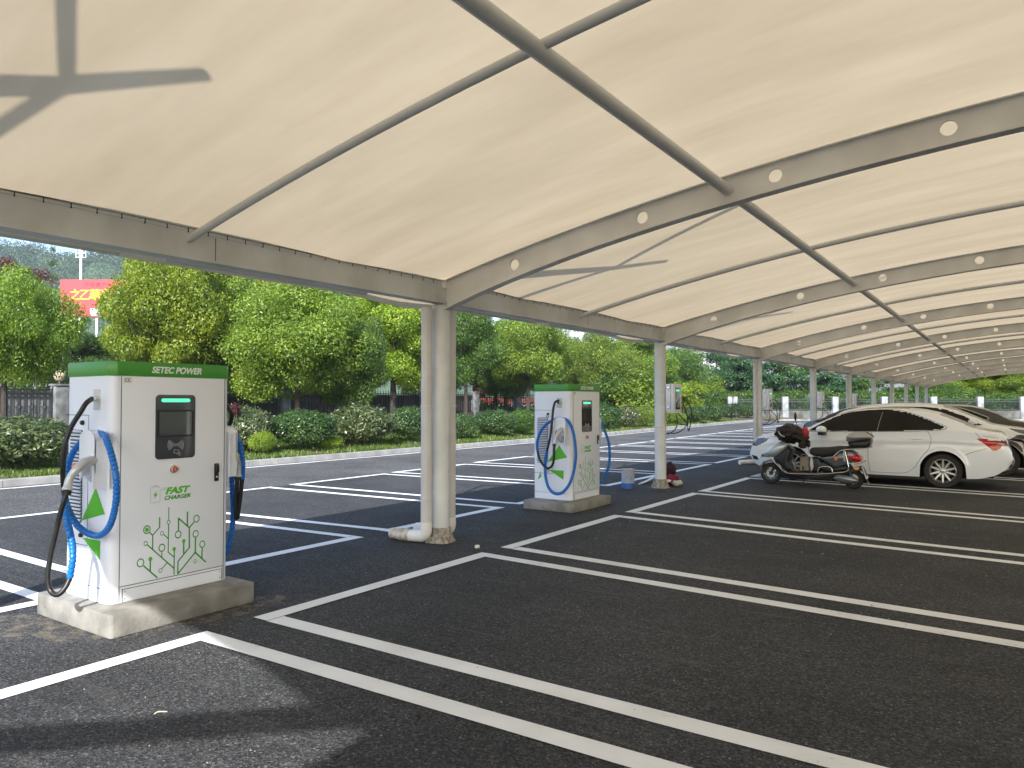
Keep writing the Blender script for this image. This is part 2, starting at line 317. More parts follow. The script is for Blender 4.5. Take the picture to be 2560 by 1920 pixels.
def membrane():
    m = bpy.data.materials.new('membrane_fabric'); m.use_nodes = True; n = m.node_tree.nodes; l = m.node_tree.links
    b = n["Principled BSDF"]; out = n["Material Output"]; b.inputs['Roughness'].default_value = .65
    tc = n.new('ShaderNodeTexCoord'); mp = n.new('ShaderNodeMapping'); mp.inputs['Scale'].default_value = (.35, 1.6, 1); mp.inputs['Rotation'].default_value = (0,0,R(12)); l.new(tc.outputs['Object'], mp.inputs[0])
    t = n.new('ShaderNodeTexNoise'); t.inputs['Scale'].default_value = 1.3; t.inputs['Detail'].default_value = 6; t.inputs['Roughness'].default_value = .6; l.new(mp.outputs[0], t.inputs['Vector'])
    def rp(a, c):
        r = n.new('ShaderNodeValToRGB'); r.color_ramp.elements[0].color = (*a,1); r.color_ramp.elements[1].color = (*c,1); r.color_ramp.elements[0].position = .3; r.color_ramp.elements[1].position = .7
        l.new(t.outputs['Fac'], r.inputs['Fac']); return r
    a = rp((.50,.45,.36), (.62,.57,.47)); c = rp((.385,.310,.202), (.475,.388,.26))
    l.new(a.outputs[0], b.inputs['Base Color'])
    # brown dirt gathered along the low edge and in faint streaks
    sx = n.new('ShaderNodeSeparateXYZ'); l.new(tc.outputs['Object'], sx.inputs[0])
    ed = n.new('ShaderNodeMapRange'); ed.inputs[1].default_value = -3.9; ed.inputs[2].default_value = -5.45; ed.inputs[4].default_value = .34; l.new(sx.outputs[0], ed.inputs[0])
    m2 = n.new('ShaderNodeMapping'); m2.inputs['Scale'].default_value = (.5, 7, 1); m2.inputs['Rotation'].default_value = (0,0,R(20)); l.new(tc.outputs['Object'], m2.inputs[0])
    t2 = n.new('ShaderNodeTexNoise'); t2.inputs['Scale'].default_value = 1.1; t2.inputs['Detail'].default_value = 7; l.new(m2.outputs[0], t2.inputs['Vector'])
    st = n.new('ShaderNodeMapRange'); st.inputs[1].default_value = .5; st.inputs[2].default_value = .8; st.inputs[4].default_value = .22; l.new(t2.outputs['Fac'], st.inputs[0])
    t3 = n.new('ShaderNodeTexNoise'); t3.inputs['Scale'].default_value = 3.1; t3.inputs['Detail'].default_value = 6; l.new(tc.outputs['Object'], t3.inputs['Vector'])
    m3 = n.new('ShaderNodeMath'); m3.operation = 'MULTIPLY'; l.new(ed.outputs[0], m3.inputs[0]); l.new(t3.outputs['Fac'], m3.inputs[1])
    ad = n.new('ShaderNodeMath'); ad.operation = 'ADD'; ad.use_clamp = True; l.new(m3.outputs[0], ad.inputs[0]); l.new(st.outputs[0], ad.inputs[1])
    dm = n.new('ShaderNodeMix'); dm.data_type = 'RGBA'; l.new(ad.outputs[0], dm.inputs[0]); l.new(c.outputs[0], dm.inputs[6]); dm.inputs[7].default_value = (.36,.26,.15,1)
    tl = n.new('ShaderNodeBsdfTranslucent'); l.new(dm.outputs[2], tl.inputs[0])
    mx = n.new('ShaderNodeMixShader'); mx.inputs[0].default_value = .62; l.new(b.outputs[0], mx.inputs[1]); l.new(tl.outputs[0], mx.inputs[2]); l.new(mx.outputs[0], out.inputs[0])
    return m
M['membrane'] = membrane()
# ---------------------------------------------------------------- ground, road, markings
XC, ZC, KA = 2.3, 3.948, .0162
def zmem(x): return ZC - KA*(x-XC)**2
def sheet(name, pts, z, m, kind='structure'):
    b = MB(); b.add([(x, y, z) for x, y in pts], [tuple(range(len(pts)))]); return tag(b.build(name, m, fix=False), kind=kind)
sheet('ground', [(-1500,-1500),(1500,-1500),(1500,1500),(-1500,1500)], -.02, M['soil'])
KERB = [(-15.5,-12),(-15.6,6),(-15.68,17),(-15.9,30),(-16.9,45),(-17.35,56),(-17.1,61),(-15.9,64.1),(-8,69.7),(.8,75.5),(12,83.5)]
kp = [tuple(p)[:2] for p in curve_pts([(x,y,0) for x,y in KERB], 1.0)]
lotp = [(-11.55,-12),(30,-12),(30,84)]
sheet('parking_lot', [(-11.5,-12),(30,-12),(30,96),(-4,72.6),(-11.5,67.6)], .0, M['asphalt'])
rd = kp + [(12,84.5)]
b = MB(); v = [(x,y,.0) for x,y in kp if y < 66.5]; n_ = len(v)
b.add(v + [(-11.5, y, 0) for x,y,_ in v], [(i, n_+i, n_+i+1, i+1) for i in range(n_-1)])
far = [(x,y) for x,y in kp if y >= 66.0]
tag(b.build('road', M['road'], fix=False), kind='structure')
b = MB(); n_ = len(far); b.add([(x,y,0) for x,y in far]+[(x+3.2,y-3.6,.003) for x,y in far], [(i,n_+i,n_+i+1,i+1) for i in range(n_-1)])
tag(b.build('road', M['road'], fix=False), kind='structure')
# kerb stones: one strip with joints
b = MB(); acc = 0
for i in range(len(kp)-1):
    a, c = Vector((*kp[i],0)), Vector((*kp[i+1],0)); t = (c-a); L = t.length; t.normalize(); nn = Vector((-t.y, t.x, 0))
    k = max(1, round(L/1.0))
    for j in range(k):
        p, q = a+t*(L*j/k+.006), a+t*(L*(j+1)/k-.006)
        b.add([p, q, q+nn*.16, p+nn*.16, p+Vector((0,0,.125))+nn*.012, q+Vector((0,0,.125))+nn*.012, q+nn*.16+Vector((0,0,.14)), p+nn*.16+Vector((0,0,.14))],
              [(0,1,5,4),(4,5,6,7),(3,7,6,2),(0,4,7,3),(1,2,6,5)])
tag(b.build('kerb', M['kerb']), kind='structure')
# verge rising to the fence
def verge_z(x, y):
    k = np.interp(y, [p[1] for p in KERB], [p[0] for p in KERB]); d = max(0, k-x)
    return .115 + .05*min(d,2) + .045*max(0, d-2) + .02*math.sin(x*2.1+y*1.3) + .015*math.sin(y*3.1)
b = MB(); ys = np.arange(-12, 66, .6); nx = 16
for y in ys:
    k = float(np.interp(y, [p[1] for p in KERB], [p[0] for p in KERB])) - .15
    for j in range(nx):
        x = k - (j/(nx-1))**1.4*(30+k+3); b.v.append((x, y, verge_z(x,y) if j else .12))
for i in range(len(ys)-1):
    for j in range(nx-1): b.f.append((i*nx+j, (i+1)*nx+j, (i+1)*nx+j+1, i*nx+j+1))
tag(b.build('verge', M['soil'], smooth=True), kind='structure')
# painted lines
b = MB(); zi = [0]
def strip(p, q, w_=.15):
    p, q = Vector((*p,0)), Vector((*q,0)); t = (q-p).normalized(); n_ = Vector((-t.y,t.x,0))*w_/2; z = Vector((0,0,.004+.0015*(zi[0]%3))); zi[0] += 1
    k = max(1, int((q-p).length/.7)); P = [p+(q-p)*(i/k) for i in range(k+1)]
    e = [n_*(1+random.uniform(-.05,.05)) for _ in P]
    b.add([a+z+s for a, s in zip(P, e)]+[a+z-s for a, s in zip(P, e)], [(i, k+1+i, k+2+i, i+1) for i in range(k)])
XR = -4.585
Rs = [(-.35,3.06),(3.44,6.27),(6.60,9.39),(9.72,12.43),(12.70,15.55)] + [(12.70+3.13*k, 15.55+3.13*k) for k in range(1,15)]
for s_, e_ in Rs:
    tl = lambda y: -max(-.012, min(.10, .02*(y-3)))
    strip((XR, s_), (XR, e_))
    if s_ > 0: strip((XR+.076, s_+.075), (1.0, s_+.075+(tl(s_)*5.6 if s_ > 4 else .02)))
    strip((XR+.076, e_-.075), (1.0, e_-.075+(tl(e_)*5.6 if e_ > 4 else .1)))
Ls = [(-.3,2.88,-.3,2.86),(3.32,6.2,3.38,5.82),(6.62,9.12,6.12,8.86),(9.52,12.15,9.28,11.89),(12.55,15.3,12.2,14.9)] + [(12.6+3.08*k,15.3+3.08*k,12.3+3.08*k,14.9+3.08*k) for k in range(1,15)]
for s_, e_, s2, e2 in Ls:
    xf = -11.47 - .036*max(0, s2-9)
    strip((-6.42, s_), (-6.42, e_)); strip((-6.496, s_+.07), (xf+.07, s2+.07), .13); strip((-6.496, e_-.07), (xf+.07, e2-.07), .13); strip((xf, s2), (xf, e2), .13)
for i in range(len(kp)-1):
    (x0,y0),(x1,y1) = kp[i], kp[i+1]
    if y1 < 63: strip((x0+.30,y0),(x1+.30,y1+.03),.12)
tag(b.build('parking_markings', M['paint'], fix=False), kind='structure')
# ---------------------------------------------------------------- canopy
YCOL = [.15 + 6.38*i for i in range(11)]; Y1 = 6.53
canopy = thing('parking_canopy', 'long arched cream fabric canopy on pale steel arches and round posts', 'canopy')
def mirx(x): return 2*XC - x
XE = -5.42
xs = np.array(sorted(set(list(np.linspace(XE-.05, mirx(XE-.05), 90))+[0.,.07])))
front = [(-6.3,-.3),(-5.5,-.45),(-4.1,-.88),(-3.45,-1.0),(-3.3,-1.32),(-2.9,-1.44),(-2.3,-1.58),(-1.78,-1.79),(-1.38,-1.90),(-.74,-2.17),(-.33,-2.33),(0,-2.4),(.07,-6.2),(12,-6.2)]  # unseen near edge, outline shaped to throw the sun patch by the first cabinet
fx = [p[0] for p in front]; fy = [p[1] for p in front]
mb = MB(); ycut = [y for c in YCOL[1:] for y in (c-.75*6.38, c-.5*6.38, c-.25*6.38, c)]; ycut = [.15]+ycut; ny = len(ycut)
for x in xs:
    z = zmem(x)
    mb.v.append((x, float(np.interp(x, fx, fy)), z)); mb.v.append((x, -.05 if x < .05 else -2, z))
    for j, y in enumerate(ycut): mb.v.append((x, y, z - (.035 if j%2 else 0)))
m_ = ny+2
for i in range(len(xs)-1):
    for j in range(m_-1): mb.f.append((i*m_+j, i*m_+j+1, (i+1)*m_+j+1, (i+1)*m_+j))
mb.build('membrane', M['membrane'], canopy, smooth=True)
# side valances with scalloped edge and edge pipes
for side in (0, 1):
    S_ = (lambda x: x) if side == 0 else mirx
    v = MB(); ys = np.arange(.15, YCOL[-1]+.01, 6.38/36); 
    for y in ys:
        ph = ((y-.15) % 6.38)/6.38; dc = min(ph, 1-ph)*6.38; dip = .055*math.exp(-(dc/.7)**2)
        v.v += [(S_(XE-.05), y, 2.985), (S_(XE-.35), y, 2.935-dip*.5), (S_(XE-.68), y, 2.865-dip), (S_(XE-.70), y, 2.805-dip-.006*math.sin(4*math.pi*ph))]
    for i in range(len(ys)-1):
        for j in range(3): v.f.append((i*4+j, i*4+j+1, i*4+j+5, i*4+j+4))
    v.build('valance', M['membrane'], canopy, smooth=True)
    for c in YCOL[:-1]:
        MB().tube([(S_(XE-.66), c+.6, 2.84), (S_(XE-.66), c+3.0, 2.84)], .035, 10).build('edge_pipe', M['steel_tube'], canopy, smooth=True)
        MB().tube([(S_(XE-.66), c+3.4, 2.845), (S_(XE-.66), c+5.8, 2.845)], .026, 10).build('edge_pipe', M['steel_tube'], canopy, smooth=True)
    x0 = S_(XE); bm_ = MB()
    bm_.box(x0-.045, x0+.045, -.1, YCOL[-1]+.1, 2.748, 2.975)
    bm_.box(x0-.075, x0+.075, -.1, YCOL[-1]+.1, 2.725, 2.746); bm_.box(x0-.075, x0+.075, -.1, YCOL[-1]+.1, 2.977, 2.988)
    bm_.build('eave_beam', M['steel'], canopy)
    for c in YCOL[:-1]:
        sg = 1 if side == 0 else -1; MB().box(min(x0+sg*.0455,x0+sg*.0465), max(x0+sg*.0455,x0+sg*.0465), c+3.42, c+3.426, 2.75, 2.94).build('beam_joint', M['dark'], canopy)
        bp = MB()
        for yy_ in (-.16,.16):
            for zz_ in (2.79,2.93): bp.lathe([(.0001,x0+sg*.056),(.011,x0+sg*.055),(.012,x0+sg*.045)], (0,c+yy_,zz_), axis='x', n=8)
        bp.box(min(x0+sg*.045,x0+sg*.049), max(x0+sg*.045,x0+sg*.049), c-.19, c+.19, 2.765, 2.955); bp.build('splice_plate', M['steel'], canopy)
    lc = MB(); sg = 1 if side == 0 else -1
    for y in np.arange(0, 45, .175): lc.box(x0+sg*.046, x0+sg*.052, y, y+.007, 2.94, 2.976)
    tag(lc.build('lacing', M['dark'], canopy), kind='stuff')
    st = MB(); st.box(min(x0+sg*.046,x0+sg*.05), max(x0+sg*.046,x0+sg*.05), .15, YCOL[-1], 2.95, 2.976); st.build('lacing_strip', M['steel_tube'], canopy)
def adepth(x):
    d = min(x-XE, mirx(XE)-x); return .235 + .085*math.exp(-max(0,d)/1.0)
holes = [-4.42,-2.93,-1.68,-.38,.95]; holes = holes + [XC] + [mirx(x) for x in holes]
def arch(y):
    w_ = MB(); T = .012
    zt = lambda x: zmem(x)-.018
    zb = lambda x: zt(x)-adepth(x)
    edges = [XE+.05]
    for h in sorted(holes): edges += [h-.1, h+.1]
    edges.append(mirx(XE)-.05)
    for i in range(0, len(edges)-1):
        a, c = edges[i], edges[i+1]
        if i % 2 == 0:
            k = max(1, int((c-a)/.2)); P = [a+(c-a)*j/k for j in range(k+1)]
            for yy in (y-T, y+T): w_.add([(x,yy,zt(x)) for x in P]+[(x,yy,zb(x)) for x in P], [(j,j+1,k+2+j,k+1+j) for j in range(k)])
        else:
            h = (a+c)/2; zc = (zt(h)+zb(h))/2+.01; N = 16
            for yy in (y-T, y+T):
                inn = [(h+.06*math.cos(2*math.pi*j/N), yy, zc+.06*math.sin(2*math.pi*j/N)) for j in range(N)]
                out = []
                for j in range(N):
                    ca, sa = math.cos(2*math.pi*j/N), math.sin(2*math.pi*j/N); s_ = 1/max(abs(ca), abs(sa)); ox, oz = ca*s_, sa*s_
                    x = h+.1*ox; zz = zt(x) if oz > .99 else (zb(x) if oz < -.99 else zb(x)+(zt(x)-zb(x))*(oz+1)/2); out.append((x, yy, zz))
                w_.add(inn+out, [(j,(j+1)%N,N+(j+1)%N,N+j) for j in range(N)])
            w_.add([(h+.06*math.cos(2*math.pi*j/N), yy, zc+.06*math.sin(2*math.pi*j/N)) for yy in (y-T,y+T) for j in range(N)], [(j,(j+1)%N,N+(j+1)%N,N+j) for j in range(N)])
    k = 60; P = [XE+.04+(mirx(XE)-XE-.08)*j/k for j in range(k+1)]
    for f_, hw, th in ((zt, .06, .01), (lambda x: zb(x)-.014, .062, .013)):
        vv = []
        for x in P: z = f_(x); vv += [(x,y-hw,z),(x,y+hw,z),(x,y+hw,z+th),(x,y-hw,z+th)]
        ff = []
        for j in range(k):
            for q in range(4): ff.append((j*4+q, j*4+(q+1)%4, j*4+4+(q+1)%4, j*4+4+q))
        w_.add(vv, ff)
    w_.build('arch_beam', M['arch'], canopy, fix=False)
for y in YCOL: arch(y)
for y in [-2.9] : pass
for c in YCOL[:-1]:
    y = c+3.19; P = np.linspace(XE+.03, mirx(XE)-.03, 40)
    t = MB(); t.tube([(x, y, zmem(x)-.105) for i, x in enumerate(P)], .032, 10); t.build('mid_tube', M['steel_tube'], canopy, smooth=True)
for x in (-2.1, XC, mirx(-2.1)):
    t = MB()
    for i, c in enumerate(YCOL[:-1]): t.tube([(x, c+.02, zmem(x)-.13), (x, c+6.36, zmem(x)-.13)], .050, 14)
    if x < 0: t.tube([(x, -1.4, zmem(x)-.13), (x, .13, zmem(x)-.13)], .050, 14)
    t.build('ridge_tube', M['steel_tube'], canopy, smooth=True)
# unseen strut behind the camera, added to cast a shadow band on the lot
MB().tube([(-4.2,-5.92,3.7),(.3,-1.42,3.7)], .095, 12).build('shadow_strut', M['steel_tube'], canopy, smooth=True)
# outriggers above the fabric, their shadows show on it
for c in YCOL:
    t = MB(); t.tube([(-5.42,c,2.9),(-5.42,c,3.05)], .09, 10)
    t.tube([(-5.45,c,2.99),(-3.19,c,4.57),(-2.45,c,5.05)], [.065,.046,.035], 10)
    t.tube([(-.35,c,3.88),(-1.84,c,4.28),(-3.19,c,4.57)], .030, 8); t.tube([(-3.19,c,4.57),(-4.65,c,4.12),(-5.9,c,3.72)], .030, 8); t.tube([(-5.9,c,3.74),(-6.05,c,2.92)], .03, 8)
    t.build('outrigger', M['steel_tube'], canopy, smooth=True)
def pipe_band(b, x, y, z, r): b.lathe([(r, z-.014),(r+.004, z-.014),(r+.004, z+.014),(r, z+.014)], (x,y,0), n=20)
for side in (0, 1):
    for i, y in enumerate(YCOL):
        x = -5.45 if side == 0 else mirx(-5.45); r = .105
        c = MB().lathe([(r,.0),(r,2.70)], (x,y,0), n=28).build('column', M['column'], canopy, smooth=True)
        g = MB().box(x-.06, x+.09, y-.055, y+.055, 2.60 if i else 2.60, 2.98); g.build('column_head', M['steel'], c, bevel=.004)
        m2 = MB(); pr = [(r+.07,0),(r+.045,.05),(r+.022,.10),(r+.012,.16),(r+.001,.165)]
        m2.lathe(pr, (x,y,0), n=18); m2.v = [(a+random.uniform(-.012,.012)*(h<.12), b_+random.uniform(-.012,.012)*(h<.12), h) for a,b_,h in m2.v]
        m2.build('column_foot', M['mortar'], c, smooth=True)
        if side: continue
        if i == 1:
            for k, yy in enumerate((y-.19, y+.24)):
                p = MB().tube([(x-.05,yy,.20),(x-.05,yy,2.67)], .0625, 20).build('downpipe', M['pipe'], canopy, smooth=True)
                co = MB(); co.lathe([(.0625,2.56),(.069,2.56),(.069,2.66),(.0625,2.66)], (x-.05,yy,0), n=20); co.build('pipe_collar', M['pipe'], p, smooth=True); co = MB(); co.lathe([(.0625,1.15 if k else .9),(.067,1.15 if k else .9),(.067,1.27 if k else .905),(.0625,1.27 if k else .905)], (x-.05,yy,0), n=20)
                co.build('pipe_collar', M['pipe'], p, smooth=True)
                for z in (.52, 1.55):
                    cl = MB(); pipe_band(cl, x-.05, yy, z, .0635); cl.build('pipe_clamp', M['steel_tube'], p, smooth=True)
                MB().tube(curve_pts([(x-.05,yy,.24),(x-.05,yy,.14),(x-.09,yy-.005,.082),(x-.18,yy-.01,.072),(x-.30,yy-.02,.072)], .02), .066, 20).build('pipe_elbow', M['pipe_white'], p, smooth=True)
                MB().tube([(x-.27,yy-.018,.073),(x-.42,yy-.03,.073)], .071, 20).build('pipe_sleeve', M['pipe_brown'] if k == 0 else M['alu'], p, smooth=True)
                MB().tube([(x-.40,yy-.03,.073),(x-.54,yy-.04,.073)], .062, 20).build('pipe_end', M['pipe_brown'] if k == 0 else M['pipe_white'], p, smooth=True)
                if k == 1: MB().tube([(x-.20,yy-.19,.085),(x-.42,yy-.19,.085)], .06, 16).build('pipe_offcut', M['pipe'], p, smooth=True)
            lo = MB(); 
            for k in range(7):
                a = k*.9; px, py = x+.13*math.cos(a), y+.15*math.sin(a); lo.add([(px-.045,py-.035,.0),(px+.045,py-.02,.0),(px+.015,py+.04,.0),(px,py,.085)], [(0,1,3),(1,2,3),(2,0,3)])
            lo.build('foot_mortar', M['mortar'], canopy)
        elif i == 2:
            p = MB().tube([(x+.015,y+.145,.12),(x+.015,y+.145,1.36)], .027, 14).build('downpipe', M['pipe_white'], canopy, smooth=True)
            MB().tube(curve_pts([(x+.015,y+.145,.16),(x+.015,y+.15,.11),(x+.03,y+.19,.10),(x+.06,y+.34,.10),(x+.09,y+.48,.10),(x+.10,y+.53,.075),(x+.10,y+.54,.01)], .02), .031, 14).build('pipe_elbow', M['pipe_white'], p, smooth=True)
            for z in (1.78,1.66): MB().lathe([(r,z-.02),(r+.004,z-.02),(r+.004,z+.02),(r,z+.02)], (x,y,0), n=24).build('strap', M['steel_tube'], c, smooth=True)
            cl = MB(); pipe_band(cl, x, y, 1.12, r+.001); cl.build('joint_ring', M['steel_tube'], c, smooth=True)
            pl = MB(); pl.box(x+.03,x+.036,y+.104,y+.118,1.3,1.4); pl.build('cable_clip', M['dark'], c)
        elif i in (3,4,5,6,7):
            yy = y-.15 if i % 2 else y+.13
            MB().tube([(x-.03,yy,.05),(x-.03,yy,2.66)], .05 if i == 3 else .035, 14).build('downpipe', M['pipe'], canopy, smooth=True)
            
            for z in (.9,1.55): cl = MB(); pipe_band(cl, x, y, z, r+.001); cl.build('joint_ring', M['steel_tube'], c, smooth=True)
            if i == 3: MB().tube(curve_pts([(x-.03,yy,.1),(x-.06,yy-.05,.06),(x-.3,yy-.45,.06)],.05), .06, 12).build('pipe_elbow', M['pipe_white'], canopy, smooth=True)
def ce_mark(h, place, m, parent=None):
    b = MB(); r_ = h*.46
    for k, cx in enumerate((r_, r_*2.75)):
        b.tube([place(cx+r_*math.cos(a), h*.5+r_*math.sin(a)) for a in np.linspace(R(70),R(290),12)], h*.075, 5)
    b.tube([place(r_*1.75, h*.5), place(r_*2.75, h*.5)], h*.07, 5)
    return b.build('ce_mark', m, parent)
# ---------------------------------------------------------------- floor-standing chargers
def rrect(y0, y1, z0, z1, r, n=6):
    out = []
    for cx, cy, a0 in ((y1-r,z1-r,0),(y0+r,z1-r,90),(y0+r,z0+r,180),(y1-r,z0+r,270)):
        for k in range(n+1): a = R(a0+90*k/n); out.append((cx+r*math.cos(a), cy+r*math.sin(a)))
    return out
X0, Y0, Xb, Yb = -5.28, 2.70, -5.95, 3.66
def hose(path, r, name, m, parent, spiral=False, n=12):
    P = curve_pts(path, .006 if spiral else .02)
    if spiral:
        L = 0; rr = [];
        for i, p in enumerate(P):
            if i: L += (P[i]-P[i-1]).length
            ph = (L % .032)/.032; rr.append(r*(.74 if ph < .2 else 1.0-.04*ph))
        o = MB().tube(P, rr, n).build(name, m, parent, smooth=True, fix=False)
        L = 0; ring = MB(); last = -1
        return o
    return MB().tube(P, r, n).build(name, m, parent, smooth=True, fix=False)
def make_charger(label, second=False):
    ox, oy, oz = (-.13, 6.78, -.03) if second else (0,0,0)
    t = thing('charging_cabinet', label, 'charger', ((X0+Xb)/2+ox, (Y0+Yb)/2+oy, .165+oz), group='floor charging cabinets')
    parts = []
    def P(mb, name, m, parent=None, **k):
        o = mb.build(name, m, None, **k); parts.append((o, parent)); return o
    # body: rounded plan
    pl = rrect(Xb, X0, Y0, Yb, .07, 8)
    body = P(MB().prism(pl, .165, 1.786, 'xy'), 'body', M['cab'], smooth=True)
    pg = rrect(Xb-.004, X0+.006, Y0-.006, Yb+.004, .045, 1)
    P(MB().prism(pg, 1.786, 1.892, 'xy'), 'top_band', M['green'], bevel=.002)
    P(MB().box(X0-.001, X0+.004, 2.775, 3.60, .282, 1.782), 'door', M['cab'], bevel=.0015)
    g = MB()
    for a in [(2.768,2.772,.17,1.784),(3.603,3.607,.17,1.784),(2.772,3.603,.276,.280)]: g.box(X0-.001, X0+.0015, *a)
    g.box(X0-.001,X0+.0045,2.79,3.59,.2555,.2585); g.box(X0-.001,X0+.0045,2.79,2.793,.17,.257); g.box(X0-.001,X0+.0045,3.587,3.59,.17,.257)
    for (x0,x1,z0,z1) in [(Xb+.01,-5.596,1.499,1.503),(-5.598,-5.594,.55,1.5),(Xb+.01,-5.596,.547,.551),(Xb+.01,X0-.075,.264,.267)]: g.box(x0,x1,Y0-.0015,Y0+.001,z0,z1)
    g.box(Xb+.03, X0-.03, Y0+.03, Yb-.03, .14, .17)
    P(g, 'panel_gap', M['dark'])
    P(MB().box(X0, X0+.003, 2.793, 3.587, .172, .2555), 'kick_plate', M['cab'])
    sc_ = MB()
    for y in (2.808,3.572):
        for z in (.19,.24): sc_.lathe([(0.0001,X0+.006),(.006,X0+.006),(.007,X0+.003)], (0,y,z), axis='x', n=10)
    P(sc_, 'screw', M['alu'])
    # screen fascia
    f = P(MB().prism(rrect(3.022,3.342,1.168,1.652,.03), X0+.004, X0+.009, 'yz'), 'fascia', M['panel'])
    P(MB().prism(rrect(3.066,3.296,1.597,1.623,.013), X0+.009, X0+.0115, 'yz'), 'status_light', M['led'], f)
    fr = MB(); o_ = rrect(3.038,3.326,1.335,1.535,.01); i_ = rrect(3.048,3.316,1.345,1.525,.006); n_ = len(o_)
    fr.add([(X0+.015,*p) for p in o_]+[(X0+.015,*p) for p in i_]+[(X0+.008,*p) for p in o_]+[(X0+.010,*p) for p in i_], [(k,(k+1)%n_,n_+(k+1)%n_,n_+k) for k in range(n_)]+[(k,(k+1)%n_,2*n_+(k+1)%n_,2*n_+k) for k in range(n_)]+[(n_+k,n_+(k+1)%n_,3*n_+(k+1)%n_,3*n_+k) for k in range(n_)])
    P(fr, 'screen_frame', M['black'], f)
    P(MB().box(X0+.009, X0+.0115, 3.049, 3.315, 1.346, 1.524), 'screen', M['lcd'], f)
    ic = MB(); cy, cz = 3.183, 1.272
    for k in range(6):
        r_ = .016+.0095*k
        for sgn in (0, 180):
            a = [R(sgn + q) for q in np.linspace(-38,38,8)]; ic.tube([(X0+.0095, cy+r_*math.cos(x), cz+r_*math.sin(x)) for x in a], .0013, 4)
    ic.tube([(X0+.0095, cy+.007*math.cos(q), cz+.007*math.sin(q)) for q in np.linspace(0,6.28,10)], .0014, 4)
    for a, c_ in [((3.172,1.236),(3.212,1.228)),((3.212,1.228),(3.208,1.206)),((3.172,1.236),(3.168,1.212)),((3.168,1.212),(3.196,1.206)),((3.197,1.216),(3.218,1.202)),((3.190,1.208),(3.205,1.196)),((3.205,1.196),(3.218,1.186)),((3.212,1.214),(3.226,1.192))]: ic.tube([(X0+.0095,*a),(X0+.0095,*c_)], .0014, 4)
    P(ic, 'card_reader_icon', M['icon'], f)
    # emergency stop
    e = P(MB().lathe([(.0001,X0+.008),(.036,X0+.008),(.038,X0+.003)], (0,3.176,1.090), axis='x', n=24), 'stop_collar', M['cab'] if not second else M['cab'], smooth=True)
    P(MB().lathe([(.030,X0+.008),(.030,X0+.011),(.022,X0+.012)], (0,3.168,1.088), axis='x', n=24), 'stop_ring', M['brass'], e, smooth=True)
    P(MB().lathe([(.0001,X0+.034),(.014,X0+.034),(.020,X0+.028),(.021,X0+.020),(.012,X0+.012)], (0,3.176,1.088), axis='x', n=24), 'stop_button', M['red'], e, smooth=True)
    sr = MB(); sr.tube([(X0+.0345, 3.176+.012*math.cos(a), 1.088+.012*math.sin(a)) for a in np.linspace(.5,5.6,14)], .0016, 4); P(sr, 'stop_mark', M['cream'], e)
    h = P(MB().box(X0+.003, X0+.012, 3.513, 3.552, .965, 1.107), 'door_handle', M['black'], bevel=.004)
    P(MB().box(X0+.010, X0+.03, 3.52, 3.546, 1.035, 1.10), 'handle_lever', M['black'], h, bevel=.006)
    P(MB().lathe([(.0001,X0+.016),(.008,X0+.016),(.009,X0+.011)], (0,3.532,1.0), axis='x', n=14), 'keyhole', M['alu'], h)
    # lettering and marks
    def TX(name, s, size, y, z, m, w_, **k):
        o = text(name, s, size, Matrix.Translation((X0+.0045 if z < 1.7 else X0+.0065, y, z))@FX, m, **k)
        xs_ = [v.co.y for v in o.data.vertices]; s_ = w_/(max(xs_)-min(xs_)); y0 = min(xs_)
        for v in o.data.vertices: v.co.y = y+(v.co.y-y0)*s_
        parts.append((o, None)); return o
    TX('lettering', 'SETEC POWER', .066, 2.99, 1.815, M['decal_white'], .405, shear=.25, bold=.0026)
    TX('lettering', 'FAST', .066, 3.106, .905, M['lime'], .205, shear=.3, bold=.0035)
    TX('lettering', 'CHARGER', .041, 3.100, .862, M['dgreen'], .212, shear=.3, bold=.0018)
    P(MB().box(X0+.0035, X0+.0045, 2.782, 2.845, 1.733, 1.778), 'label', M['bwhite'])
    o = ce_mark(.026, lambda u_, v_: (X0+.005, 2.793+u_, 1.743+v_), M['black']); parts.append((o, None))
    d = MB(); xx = X0+.0047; bt = [(2.993,.958),(2.993,.858),(3.0,.850),(3.058,.850),(3.065,.858),(3.065,.958),(3.058,.966),(3.0,.966),(2.993,.958)]
    d.tube([(xx,*p) for p in bt], .0009, 4); d.tube([(xx,3.014,.966),(xx,3.016,.976),(xx,3.045,.976),(xx,3.047,.966)], .0009, 4)
    for k, z in enumerate((.953,.945,.937)): d.tube([(xx,3.085-.006*k,z),(xx,3.115,z)], .0008, 4)
    P(d, 'battery_outline', M['decal_grey'])
    bl = [(3.039,.936),(3.011,.903),(3.026,.905),(3.019,.878),(3.047,.911),(3.032,.911)]
    P(MB().add([(xx,*p) for p in bl], [tuple(range(6))]), 'bolt_mark', M['lime'], fix=False)
